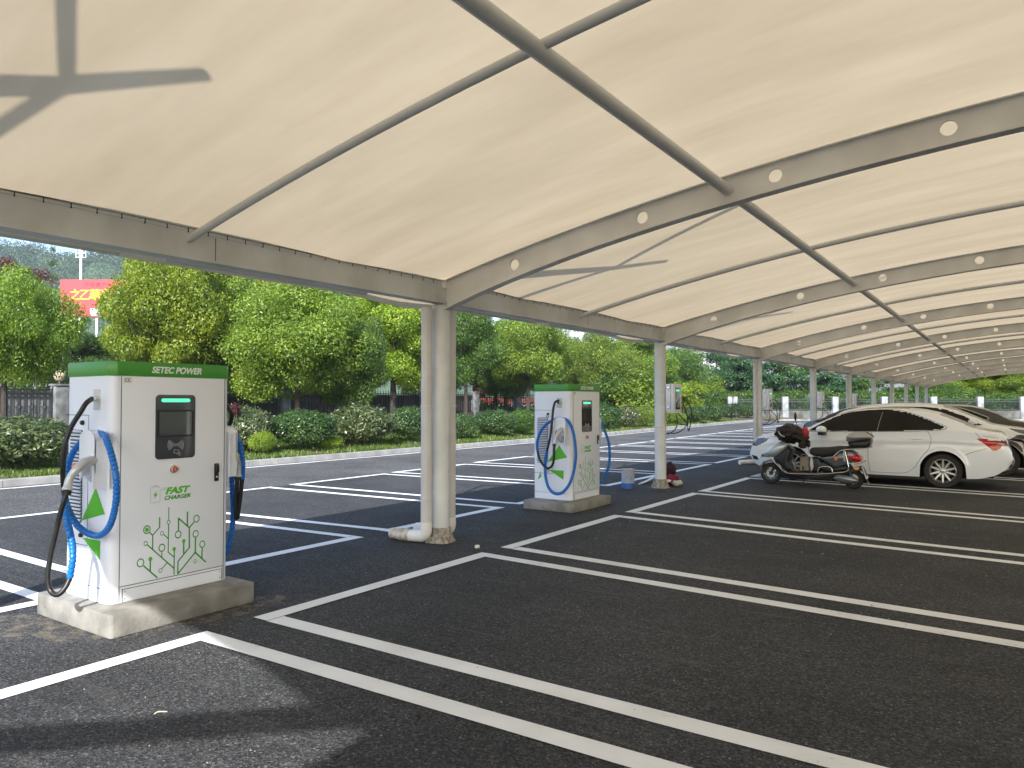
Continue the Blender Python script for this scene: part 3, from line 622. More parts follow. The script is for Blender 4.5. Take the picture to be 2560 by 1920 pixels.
    LN=[(.0075,[(3.064,.735),(3.065,.663),(3.012,.611),(3.012,.506)]),(.0075,[(3.012,.611),(2.989,.634)]),(.0075,[(2.973,.546),(3.183,.335)]),(.0065,[(3.084,.471),(3.084,.437)]),(.0058,[(3.136,.801),(3.135,.71)]),(.0065,[(3.135,.672),(3.134,.466),(3.182,.42)]),(.0065,[(3.1,.603),(3.134,.567)]),(.0065,[(3.124,.386),(3.088,.353)]),(.0075,[(3.183,.463),(3.183,.291)]),(.009,[(3.215,.621),(3.215,.71),(3.304,.626)]),(.0095,[(3.287,.749),(3.288,.644)]),(.009,[(3.341,.66),(3.304,.626),(3.307,.473),(3.214,.382),(3.213,.291)]),(.009,[(3.259,.512),(3.26,.429)]),(.0095,[(3.218,.292),(3.356,.427),(3.446,.337)]),(.0095,[(3.357,.536),(3.357,.427)]),(.0095,[(3.415,.448),(3.414,.373)]),(.009,[(2.946,.397),(3.05,.292)]),(.009,[(2.996,.421),(2.996,.35)])]
    RG=[(2.967,.659,.0326,.009),(3.135,.691,.0169,.0055),(3.084,.615,.0169,.0055),(2.959,.559,.018,.006),(3.084,.507,.0309,.009),(3.213,.587,.0309,.009),(3.364,.687,.0309,.009),(3.358,.57,.0298,.009),(3.416,.481,.0292,.009),(2.922,.424,.0326,.009),(3.074,.339,.0169,.0055),(3.356,.358,.0157,.0055)]
    DS=[(2.967,.659,.0169),(3.182,.481,.0163),(3.259,.53,.0163),(2.996,.438,.0174)]
    c_ = MB()
    for w_, L in LN:
        for a, q in zip(L[:-1], L[1:]):
            a2, q2 = Vector((0,*a)), Vector((0,*q)); tt = (q2-a2).normalized(); nn = Vector((0,-tt.z,tt.y))*w_*.62; e2 = tt*w_*.35
            c_.add([Vector((xx,0,0))+p for p in (a2-e2+nn,q2+e2+nn,q2+e2-nn,a2-e2-nn)], [(0,1,2,3)])
    for y,z,r_,w_ in RG:
        N = 28; c_.add([(xx,y+rr*.86*math.cos(2*math.pi*k/N),z+rr*math.sin(2*math.pi*k/N)) for rr in (r_,r_-w_) for k in range(N)], [(k,(k+1)%N,N+(k+1)%N,N+k) for k in range(N)])
    P(c_, 'circuit_tree_decal', M['dgreen'], fix=False)
    c_ = MB()
    for y,z,r_ in DS: c_.add([(xx+.0003,y+r_*.86*math.cos(2*math.pi*k/20),z+r_*math.sin(2*math.pi*k/20)) for k in range(20)], [tuple(range(20))])
    P(c_, 'circuit_dot', M['lime'], fix=False)
    for tri in [[(-5.48,.98),(-5.345,.80),(-5.68,.725)],[(-5.66,.602),(-5.405,.605),(-5.41,.468)],[(-5.81,.575),(-5.795,.49),(-5.865,.44)]]:
        P(MB().add([(x,Y0-.0022,z) for x,z in tri], [(0,1,2)]), 'triangle_decal', M['lime'], fix=False)
    # vent with louvres
    v = MB()
    for k in range(26):
        z = .715+.0262*k; v.add([(-5.865,Y0-.001,z),(-5.682,Y0-.001,z),(-5.682,Y0-.014,z+.010),(-5.865,Y0-.014,z+.010),(-5.682,Y0-.001,z+.017),(-5.865,Y0-.001,z+.017)], [(0,1,2,3),(3,2,4,5)])
    vd = P(MB().prism(rrect(-5.868,-5.679,.705,1.392,.02), Y0-.0012, Y0+.0, 'xz'), 'vent', M['dark'])
    P(v, 'louvre', M['cab'], vd)
    for z in (1.445,.62):
        P(MB().lathe([(.0001,Y0-.02),(.014,Y0-.02),(.018,Y0-.012),(.018,Y0)], (-5.675,0,z), axis='y', n=18), 'lock', M['black'], smooth=True)
        if second: P(MB().tube(curve_pts([(-5.675+.022*math.cos(a),Y0-.02,z-.03+.02*math.sin(a)) for a in np.linspace(.6,6.6,12)],.01), .004, 6), 'lock_cover', M['black'])
    # holders, outlets on both sides
    for s_ in (0, 1):
        yy = (lambda y: y) if s_ == 0 else (lambda y: Y0+Yb-y)
        def PR(b, name, m, **k):
            b.v = [(x, yy(y), z) for x,y,z in b.v]; return P(b, name, m, **k)
        op = MB(); op.box(-5.525,-5.435,Y0-.004,Y0+.0,1.54,1.69); PR(op, 'outlet_plate', M['alu'] if 0 else M['steel'])
        gl = MB().tube([(-5.475,Y0,1.625),(-5.468,Y0-.05,1.615)], .019, 14); PR(gl, 'cable_gland', M['chrome'], smooth=True)
        hx0, hx1 = -5.53, -5.32; zt = 1.40; f1 = Y0-.095
        pr = [(hx0,1.10),(hx0,zt-.07)]+[((hx0+hx1)/2+(hx1-hx0)/2*math.cos(a), zt-.07+.07*math.sin(a)) for a in np.linspace(math.pi,0,12)][1:-1]+[(hx1,zt-.07),(hx1,1.10),(hx1-.01,.985),(hx1-.028,.985),(hx1-.028,1.10),(hx1-.04,1.20),(hx0+.035,1.20),(hx0+.028,1.10),(hx0+.01,1.04)]
        hb = MB().prism(pr, f1, f1+.012, 'xz'); PR(hb, 'holder_front', M['cab'])
        hs = MB(); 
        outl = [(hx0,1.06),(hx0,zt-.07)]+[((hx0+hx1)/2+(hx1-hx0)/2*math.cos(a), zt-.07+.07*math.sin(a)) for a in np.linspace(math.pi,0,12)][1:-1]+[(hx1,zt-.07),(hx1,.985)]
        n_ = len(outl)
        for dz in (0,.006): pass
        hs.add([(x,f1+.006,z) for x,z in outl]+[(x,Y0,z) for x,z in outl], [(k,k+1,n_+k+1,n_+k) for k in range(n_-1)])
        hs.box(hx0-.02, hx1+.035, Y0-.004, Y0-.001, .985, 1.35)
        PR(hs, 'holder_side', M['cab'], fix=True)
        PR(MB().box(hx0+.02,hx1-.02,Y0-.03,Y0-.006,1.06,1.25), 'holder_socket', M['alu'])
        sk = MB().tube([(-5.40,Y0-.02,1.10),(-5.40,Y0-.08,1.045)], .034, 14); PR(sk, 'socket_cup', M['alu'], smooth=True)
    # cables
    if not second:
        B1=[(-5.47,2.66,1.622),(-5.428,2.60,1.59),(-5.438,2.57,1.531),(-5.488,2.53,1.422),(-5.508,2.5,1.301),(-5.532,2.5,1.164),(-5.576,2.52,1.052),(-5.619,2.55,.936)]
        BL=[(-5.619,2.55,.936),(-5.621,2.58,.822),(-5.548,2.62,.7),(-5.342,2.64,.656),(-5.154,2.63,.736),(-5.05,2.62,.906),(-5.03,2.61,1.091),(-5.09,2.61,1.231),(-5.175,2.62,1.327),(-5.29,2.66,1.364),(-5.456,2.665,1.372),(-5.566,2.64,1.314),(-5.655,2.61,1.207),(-5.679,2.59,1.067),(-5.632,2.56,.934),(-5.517,2.52,.784),(-5.406,2.5,.664),(-5.31,2.47,.547),(-5.305,2.45,.401)]
        B2=[(-5.305,2.45,.401),(-5.297,2.42,.348),(-5.315,2.38,.304),(-5.374,2.36,.326),(-5.392,2.35,.416),(-5.381,2.36,.558),(-5.33,2.38,.78),(-5.297,2.4,.923),(-5.295,2.42,.992)]
        GU=[(-5.292,2.418,1.0),(-5.304,2.44,1.075),(-5.284,2.47,1.132),(-5.30,2.53,1.175),(-5.36,2.63,1.19)]
        FAR=[([(-5.47,3.70,1.622),(-5.385,3.74,1.503),(-5.504,3.8,1.37),(-5.55,3.84,1.252)],0),([(-5.55,3.84,1.252),(-5.554,3.86,1.036),(-5.529,3.86,.807),(-5.52,3.86,.61),(-5.516,3.84,.449),(-5.526,3.8,.324),(-5.556,3.78,.292),(-5.613,3.78,.448),(-5.621,3.78,.94),(-5.573,3.8,1.269),(-5.525,3.85,1.326),(-5.458,3.87,1.253),(-5.422,3.88,1.106),(-5.425,3.88,.943)],1),([(-5.425,3.88,.943),(-5.452,3.88,.777),(-5.482,3.88,.627),(-5.481,3.87,.604),(-5.478,3.86,.646),(-5.461,3.85,.812),(-5.433,3.84,.962)],0)]
        FG=[(-5.433,3.84,.965),(-5.434,3.845,1.03),(-5.433,3.83,1.09),(-5.40,3.75,1.14)]
    else:
        B1=[(-5.60,9.44,1.622),(-5.601,9.41,1.61),(-5.627,9.38,1.589),(-5.645,9.36,1.475),(-5.655,9.34,1.289),(-5.685,9.34,1.074),(-5.751,9.36,.87)]
        BL=[(-5.751,9.36,.87),(-5.782,9.36,.696),(-5.773,9.35,.497),(-5.723,9.34,.343),(-5.642,9.33,.264),(-5.551,9.33,.245),(-5.458,9.34,.283),(-5.364,9.36,.407),(-5.31,9.38,.576),(-5.273,9.38,.803),(-5.288,9.38,1.013),(-5.341,9.40,1.194),(-5.439,9.43,1.32),(-5.586,9.45,1.353),(-5.683,9.42,1.323),(-5.78,9.38,1.257),(-5.87,9.36,1.14),(-5.919,9.35,.995),(-5.915,9.35,.864)]
        B2=[(-5.915,9.35,.864),(-5.869,9.33,.752),(-5.774,9.3,.651),(-5.678,9.28,.619),(-5.599,9.26,.669),(-5.568,9.25,.77),(-5.552,9.24,.983)]
        GU=[(-5.552,9.24,.986),(-5.538,9.25,1.053),(-5.526,9.29,1.123),(-5.514,9.34,1.175),(-5.52,9.40,1.19)]
        FAR=[([(-5.526,10.5,1.264),(-5.497,10.53,1.322),(-5.431,10.55,1.202),(-5.348,10.57,.972),(-5.323,10.57,.758),(-5.344,10.56,.558),(-5.412,10.54,.388),(-5.491,10.5,.279),(-5.60,10.50,.30),(-5.70,10.5,.5)],1)]
        FG=[]
    P(MB(),'x',None) if 0 else None
    def H(path, nm, m, r_, sp=False):
        o = hose(path, r_, nm, m, None, sp); parts.append((o, 'W'))
    H(B1, 'cable', M['rubber'], .0175); H(BL, 'spiral_sleeve', M['blue'], .0235, True); H(B2, 'cable', M['rubber'], .0175)
    for pth, sp in FAR: H(pth, 'spiral_sleeve' if sp else 'cable', M['blue'] if sp else M['rubber'], .0235 if sp else .0175, bool(sp))
    for G in ([GU, FG] if FG else [GU]):
        Pp = curve_pts(G, .012); n_ = len(Pp); rr = [np.interp(i/(n_-1), [0,.06,.07,.3,.6,1], [.034,.034,.027,.026,.034,.036]) for i in range(n_)]
        o = MB().tube(Pp, rr, 16).build('charging_gun', M['alu'], None, smooth=True, fix=False); parts.append((o, 'W'))
        mid = Pp[int(n_*.55)]; s2 = MB().box(mid.x-.03, mid.x-.012, mid.y-.036, mid.y-.02, mid.z-.015, mid.z+.025); parts.append((s2.build('gun_sticker', M['orange'], None, bevel=.003), ('S', o)))
        tr = MB().tube([G[0], tuple(Vector(G[0])-Vector((0,0,.03)))], .026, 14); parts.append((tr.build('strain_relief', M['rubber'], None, smooth=True), ('S', o)))
    inv = Matrix.Translation(-t.location); 
    for o, par in parts:
        world = par == 'W' or (isinstance(par, tuple))
        me = o.data; me.transform((Matrix.Translation((0,0,0)) if world else Matrix.Translation((ox,oy,oz)))); me.transform(inv)
        if isinstance(par, tuple): o.parent = par[1]
        elif isinstance(par, bpy.types.Object): o.parent = par
        else: o.parent = t
    return t
make_charger('large white charging cabinet with green top, nearest to the camera at left')
make_charger('farther white charging cabinet with green top, between the thick pipe column and paint tin', True)
def plinth(x0, x1, y0, y1, h, label):
    pl_ = rrect(x0, x1, y0, y1, .02, 2); b = MB().prism(pl_, 0, h, 'xy'); o = b.build('concrete_plinth', M['concrete'], bevel=.014, seg=2)
    return tag(o, label, 'plinth', 'concrete plinths under the cabinets')
plinth(-6.10,-5.02,2.58,3.72,.163,'long rough concrete plinth under the nearest charging cabinet')
plinth(-6.08,-5.22,9.20,10.42,.133,'rough concrete plinth under the farther charging cabinet, behind the pipe column')
def blotch(cx, cy, rx, ry, z, seed):
    r_ = random.Random(seed); N = 40; b = MB()
    pts = [(cx+rx*(1+.25*math.sin(3*a+seed)+.12*r_.uniform(-1,1))*math.cos(a), cy+ry*(1+.2*math.sin(5*a)+.12*r_.uniform(-1,1))*math.sin(a), z) for a in [2*math.pi*k/N for k in range(N)]]
    b.add(pts, [tuple(range(N))]); return b
# sandy dirt spilled round the plinths and posts, part of the lot surface
def add_dirt(m, spots):
    n = m.node_tree.nodes; l = m.node_tree.links; b = n["Principled BSDF"]; old = b.inputs['Base Color'].links[0].from_socket
    tc = n.new('ShaderNodeTexCoord'); t = n.new('ShaderNodeTexNoise'); t.inputs['Scale'].default_value = 9; t.inputs['Detail'].default_value = 8; t.inputs['Roughness'].default_value = .7; l.new(tc.outputs['Object'], t.inputs['Vector'])
    acc = None
    for cx, cy, rx, ry in spots:
        mp = n.new('ShaderNodeMapping'); mp.inputs['Location'].default_value = (-cx/rx, -cy/ry, 0); mp.inputs['Scale'].default_value = (1/rx, 1/ry, 0); l.new(tc.outputs['Object'], mp.inputs[0])
        ln = n.new('ShaderNodeVectorMath'); ln.operation = 'LENGTH'; l.new(mp.outputs[0], ln.inputs[0])
        mr = n.new('ShaderNodeMapRange'); mr.inputs[1].default_value = 1.0; mr.inputs[2].default_value = .55; l.new(ln.outputs['Value'], mr.inputs[0])
        if acc is None: acc = mr.outputs[0]
        else: mx = n.new('ShaderNodeMath'); mx.operation = 'MAXIMUM'; l.new(acc, mx.inputs[0]); l.new(mr.outputs[0], mx.inputs[1]); acc = mx.outputs[0]
    ma = n.new('ShaderNodeMath'); ma.operation = 'MULTIPLY_ADD'; ma.inputs[1].default_value = .42; ma.inputs[2].default_value = -.42; l.new(acc, ma.inputs[0])
    ad = n.new('ShaderNodeMath'); ad.operation = 'ADD'; l.new(ma.outputs[0], ad.inputs[0]); l.new(t.outputs['Fac'], ad.inputs[1])
    r = n.new('ShaderNodeMapRange'); r.inputs[1].default_value = .46; r.inputs[2].default_value = .66; r.inputs[4].default_value = .85; l.new(ad.outputs[0], r.inputs[0])
    m2 = n.new('ShaderNodeMix'); m2.data_type = 'RGBA'; l.new(r.outputs[0], m2.inputs[0]); l.new(old, m2.inputs[6]); m2.inputs[7].default_value = (.20,.17,.125,1); l.new(m2.outputs[2], b.inputs['Base Color'])
add_dirt(M['asphalt'], [(-5.6,2.9,1.0,1.0),(-5.0,3.5,.35,.8),(-5.62,9.8,.85,1.0),(-5.45,12.85,.5,.4),(-5.9,2.35,.7,.4)])
# ---------------------------------------------------------------- wall boxes on the posts
def make_wallbox(y, x, label, lit=True, side=0):
    t = thing('wall_charger', label, 'wall charger', (x, y, 1.39), group='wall chargers strapped to the posts')
    W, D, H = .155, .40, .54
    MB().box(0,W,0,D,0,H).build('housing', M['cab'], t, bevel=.006)
    g = MB(); g.box(W*.62,W*.66,-.002,.01,.005,H-.005); g.build('seam', M['pier'], t)
    for z in (.10, H-.075):
        MB().lathe([(.0001,-.03),(.017,-.028),(.02,-.012),(.014,0)], (W*.38,0,z), axis='y', n=16).build('latch', M['chrome'], t, smooth=True)
    f = MB().prism(rrect(.09,.30,.065,H-.065,.012), W, W+.004, 'yz').build('fascia', M['panel'], t)
    MB().prism(rrect(.115,.275,H-.135,H-.108,.005), W+.004, W+.007, 'yz').build('status_light', M['led'] if lit else M['icon'], f)
    MB().box(W+.004,W+.006,.105,.285,.21,.38).build('screen', M['lcd'], f)
    MB().box(.006,.075,-.003,-.0005,.004,.055).build('label', M['bwhite'], t)
    ce_mark(.03, lambda u_, v_: (.014+u_, -.004, .014+v_), M['black'], t)
    MB().box(-.012,0,.04,D-.04,.05,H-.05).build('mount_bracket', M['steel_tube'], t)
    MB().tube(curve_pts([(.05,.06,0),(.05,.06,-.05),(.06,.02,-.09),(.04,-.02,-.07)],.01), .008, 8).build('hook', M['black'], t, smooth=True)
    c1 = [(W*.5,D,.30),(.24,D+.03,.23),(.31,D+.09,.05),(.30,D+.08,-.18),(.27,D+.05,-.34),(.255,D+.04,-.24),(.25,D+.03,-.05),(.20,D+.01,.14),(.12,D,.22)]
    c2 = [(.10,.24,0),(.12,.26,-.16),(.10,.26,-.28),(.0,.22,-.38),(-.08,.16,-.40)]
    c3 = [(.10,.33,0),(.26,.38,-.20),(.17,.36,-.33),(.05,.33,-.385),(-.06,.24,-.38)]
    for c in (c1,c2,c3): MB().tube(curve_pts(c,.02), .0095, 8).build('cable', M['rubber'], t, smooth=True)
    return t
bx = [(2,'green lit white wall charger strapped to the post behind the paint tin'),(3,'green lit white wall charger on the post above the white sedan bonnet'),
      (4,'white wall charger third from the front, above the white sedan windscreen'),(5,'white wall charger on the fifth post from the front, farthest of the row and smallest')]
for i, lb in bx: make_wallbox(YCOL[i]-.03, -5.33, lb, i < 4)
# ---------------------------------------------------------------- cars
def smoothf(P):
    xs_ = [p[0] for p in P]; ys_ = [p[1] for p in P]
    def f(u):
        v = np.interp(u, xs_, ys_); return v
    k = np.linspace(min(xs_), max(xs_), 400); y = np.interp(k, xs_, ys_)
    ker = np.hanning(15); ker /= ker.sum(); yp = np.pad(y, 7, mode='edge'); y2 = np.convolve(yp, ker, 'valid')
    y2[:6] = y[:6]; y2[-6:] = y[-6:]
    return lambda u: float(np.interp(u, k, y2))
def inpoly(px, pz, poly):
    c = np.zeros(px.shape, bool); n_ = len(poly)
    for i in range(n_):
        x1, z1 = poly[i]; x2, z2 = poly[(i+1)%n_]
        if z1 == z2: continue
        c ^= ((z1 > pz) != (z2 > pz)) & (px < (x2-x1)*(pz-z1)/(z2-z1)+x1)
    return c
def make_car(spec, label, loc, rz):
    """local x runs from nose (0) to tail (L); near side is -y"""
    L, Wd = spec['L'], spec['W']; top = smoothf(spec['top']); sh = smoothf(spec['shoulder']); bot = smoothf(spec['bottom'])
    t = thing('parked_car', label, 'car', loc, rz, 'cars parked under the canopy')
    NU = spec.get('NU', 300); u = .5-.5*np.cos(np.linspace(0, math.pi, NU)); u = (u*.35+np.linspace(0,1,NU)*.65)*L
    wheels = spec['wheels']; RW = spec['RW']; RA = RW+.055
    rows = []; NS, NR, NT = 34, 22, 16
    tops = np.array([top(a) for a in u]); shs = np.minimum(np.array([sh(a) for a in u]), tops-.012); bots = np.array([bot(a) for a in u])
    sx = np.minimum(u, L-u)
    wmax = Wd*.5*(1-.16*np.exp(-u/.22)-.06*np.exp(-(u/.7)) - .14*np.exp(-(L-u)/.2)-.06*np.exp(-(L-u)/.7))
    b0 = bots.copy()
    for wx in wheels:
        dd = RA**2-(u-wx)**2; b0 = np.maximum(b0, np.where(dd > 0, RW+.0+np.sqrt(np.maximum(dd,0)), 0))
    grid = np.zeros((NU, NS+NR+NT, 3))
    for i in range(NU):
        h = max(.01, tops[i]-shs[i]); wm = wmax[i]
        lean = .045+.50*h; ye = wm-.03-lean; ze = shs[i]+(.90 if h > .15 else .78)*h
        for j in range(NS):
            s_ = j/(NS-1); z = b0[i]+(shs[i]-b0[i])*s_; q = (z-bots[i])/max(.05, shs[i]-bots[i])
            y = wm*(1-.055*(1-min(1,q/.35))**2 - .035*max(0,(q-.55)/.45)**2)
            y += spec.get('crease', .012)*math.exp(-((q-.80)/.05)**2)*min(1, sx[i]/.6)
            for wx in wheels:
                dd = math.hypot(u[i]-wx, z-RW); y += .018*math.exp(-((dd-RA)/.05)**2) if q < .9 else 0
            grid[i,j] = (u[i], -y, z)
        ys_ = -grid[i,NS-1,1]
        for j in range(NR):
            s_ = (j+1)/NR; z = shs[i]+(ze-shs[i])*s_; y = ys_+(ye-ys_)*(s_**1.12); grid[i,NS+j] = (u[i], -y, z)
        for j in range(NT):
            s_ = (j+1)/NT; y = ye*(1-s_); z = ze+(tops[i]-ze)*(1-(1-s_)**2.3); grid[i,NS+NR+j] = (u[i], -y, z)
    NJ = NS+NR+NT; cu = .25*(grid[:-1,:-1]+grid[1:,:-1]+grid[:-1,1:]+grid[1:,1:]); 
    cls = np.zeros(cu.shape[:2], int); px, pz = cu[...,0], cu[...,2]; J = np.arange(NJ-1)[None,:]*np.ones_like(px)
    upper = (J >= NS-1) & (J < NS+NR+1)
    for k, (nm, poly, up_) in enumerate(spec['regions']):
        a = inpoly(px, pz, poly)
        if up_ == 1: a &= upper
        if up_ == 0: a &= J < NS+2
        cls[a] = k+1
    c0, c1 = spec['windscreen']; r0, r1 = spec['rearglass']; K = len(spec['regions'])
    half = np.abs(cu[...,1])
    cls[(J >= NS+NR) & (px > c0) & (px < c1)] = K+1
    cls[(J >= NS+NR) & (px > r0) & (px < r1)] = K+2
    if spec.get('sunroof'): cls[(J >= NS+NR+3) & (px > spec['sunroof'][0]) & (px < spec['sunroof'][1])] = K+3
    names = [('body', spec['paint'])] + [(nm.split(':')[0], M[nm.split(':')[1]]) for nm, _, _ in spec['regions']] + [('windscreen', M['glass_light']), ('rear_window', M['glass_light']), ('roof_panel', M['car_glass'])]
    for k, (nm, mm) in enumerate(names):
        sel = np.argwhere(cls == k)
        if len(sel) == 0: continue
        for flip in (1, -1) if nm not in ('body','windscreen','rear_window','roof_panel') else (0,):
            V = []; F = []; idx = {}
            def vid(i, j, s_):
                key = (i, j, s_)
                if j == NJ-1: key = (i, j, 1)
                if key not in idx: idx[key] = len(V); p = grid[i,j]; V.append((p[0], p[1]*s_, p[2]))
                return idx[key]
            for s_ in ((1,-1) if flip == 0 else (flip,)):
                for i, j in sel:
                    q = [vid(i,j,s_), vid(i+1,j,s_), vid(i+1,j+1,s_), vid(i,j+1,s_)]; F.append(q if s_ == 1 else q[::-1])
            mb = MB(); mb.v = V; mb.f = F; o = mb.build(nm, mm, t, smooth=True, fix=False)
    # panel gaps, trims as thin proud tubes following the surface
    def onsurf(x, z, off=.002):
        i = int(np.clip(np.searchsorted(u, x), 1, NU-1)); col = grid[i,:NS+NR]; zz = col[:,2]; j = int(np.clip(np.searchsorted(zz, z), 1, len(zz)-1))
        a = (z-zz[j-1])/max(1e-5, zz[j]-zz[j-1]); y = col[j-1,1]+(col[j,1]-col[j-1,1])*min(1,max(0,a)); return (x, y-off, z)
    for s_ in (1, -1):
        g = MB()
        for L_ in spec['gaps']:
            P = curve_pts([(a,0,c) for a,c in L_], .03); g.tube([(lambda q:(q[0],q[1]*s_,q[2]))(onsurf(p.x, p.z, .0005)) for p in P], .0035, 4)
        g.build('panel_gap', M['under'], t)
        g = MB()
        for L_ in spec['trims']:
            P = curve_pts([(a,0,c) for a,c in L_], .03); g.tube([(lambda q:(q[0],q[1]*s_,q[2]))(onsurf(p.x, p.z, .004)) for p in P], .009, 6)
        if g.v: g.build('window_trim', M['trim'], t, smooth=True)
        g = MB(); g.tube([(lambda q:(q[0],q[1]*s_,q[2]))(onsurf(a, c, .001)) for a, c in [(2.49,1.03),(2.51,1.15),(2.535,1.28),(2.565,1.40)]], .0035, 4); g.build('pillar_seal', M['icon'], t)
        for hx, hz in spec['handles']:
            q = onsurf(hx, hz, .016); MB().tube([(hx-.11,q[1]*s_,hz+.004),(hx-.06,(q[1]-.014)*s_,hz+.002),(hx+.06,(q[1]-.014)*s_,hz+.004),(hx+.11,q[1]*s_,hz+.006)], [.006,.014,.014,.006], 10).build('door_handle', spec['paint'], t, smooth=True)
        mx_, mz = spec['mirror']; q = onsurf(mx_, mz, .0); mo = MB().sphere((mx_, (q[1]-.12)*s_, mz+.055), .1, 18, 12, (1.0,1.0,.78)); 
        mo.v = [(a, b_, max(c, mz+.01)) for a,b_,c in mo.v]; mir = mo.build('wing_mirror', spec['paint'], t, smooth=True)
        MB().box(mx_-.06, mx_+.075, min((q[1]+.05)*s_, (q[1]-.18)*s_), max((q[1]+.05)*s_, (q[1]-.18)*s_), mz-.05, mz+.012).build('mirror_foot', M['black'], mir, bevel=.015)
    # wheels
    yw = Wd/2-.035
    for wx in wheels:
        for s_ in (-1, 1):
            wl = empty('wheel', (wx, s_*(yw-.10), RW)); wl.parent = t
            if s_ > 0: wl.rotation_euler = (0,0,math.pi)
            rr = RW*.695
            MB().lathe([(rr,-.095),(RW*.93,-.105),(RW-.004,-.085),(RW,-.05),(RW,.08),(RW*.93,.1),(rr,.09)], axis='y', n=48).build('tyre', M['tyre'], wl, smooth=True)
            rim = MB().lathe([(rr,-.094),(rr*.965,-.100),(rr*.93,-.085),(rr*.88,-.03),(rr*.86,.07)], axis='y', n=48)
            ns = spec.get('spokes', 10)
            for k in range(ns):
                a = 2*math.pi*(k+.5)/ns + (.13 if k % 2 else -.13)*spec.get('pair',.15); 
                Mx = Matrix.Rotation(a, 4, 'Y'); tw = .10*(1 if k%2 else -1)
                rim.add([Mx@Vector(p) for p in [(.03,-.075,-.017),(rr*.95,-.083,-.014),(rr*.95,-.083,.010),(.03,-.075,.015),(.03,-.03,-.02),(rr*.95,-.05,-.019),(rr*.95,-.05,.019),(.03,-.03,.02)]], [(0,1,2,3),(0,4,5,1),(3,2,6,7),(1,5,6,2)])
            rim.lathe([(.0001,-.092),(.03,-.09),(.052,-.078),(.055,-.04)], axis='y', n=24)
            rim.build('rim', M['alloy'], wl, smooth=True)
            nu = MB()
            for k in range(5): a = 2*math.pi*k/5; nu.lathe([(.0001,-.083),(.009,-.083),(.009,-.07)], (.05*math.cos(a)*1.25,0,.05*math.sin(a)*1.25), axis='y', n=8)
            nu.lathe([(.0001,-.02),(rr*.62,-.02)], axis='y', n=24); nu.build('brake_disc', M['gunmetal'], wl)
            MB().lathe([(.0001,.0),(rr*.93,.0)], axis='y', n=24).build('wheel_back', M['under'], wl)
    un = MB().box(.25, L-.3, -(Wd/2-.28), Wd/2-.28, .20, .55)
    for wx in wheels: un.box(wx-RA-.02, wx+RA+.02, -(Wd/2-.27), Wd/2-.27, .18, RW+RA+.03)
    un.build('underbody', M['under'], t)
    sills = MB(); sills.box(wheels[0]+RA, wheels[1]-RA, -(Wd/2-.10), Wd/2-.10, .165, .26); sills.build('sill', M['under'], t)
    cb = MB().box(1.5, L-1.2, -.55, .55, .4, .8); cb.build('interior', M['seat'], t)
    for (pp, mm) in spec.get('extra', []): pp(t)
    return t
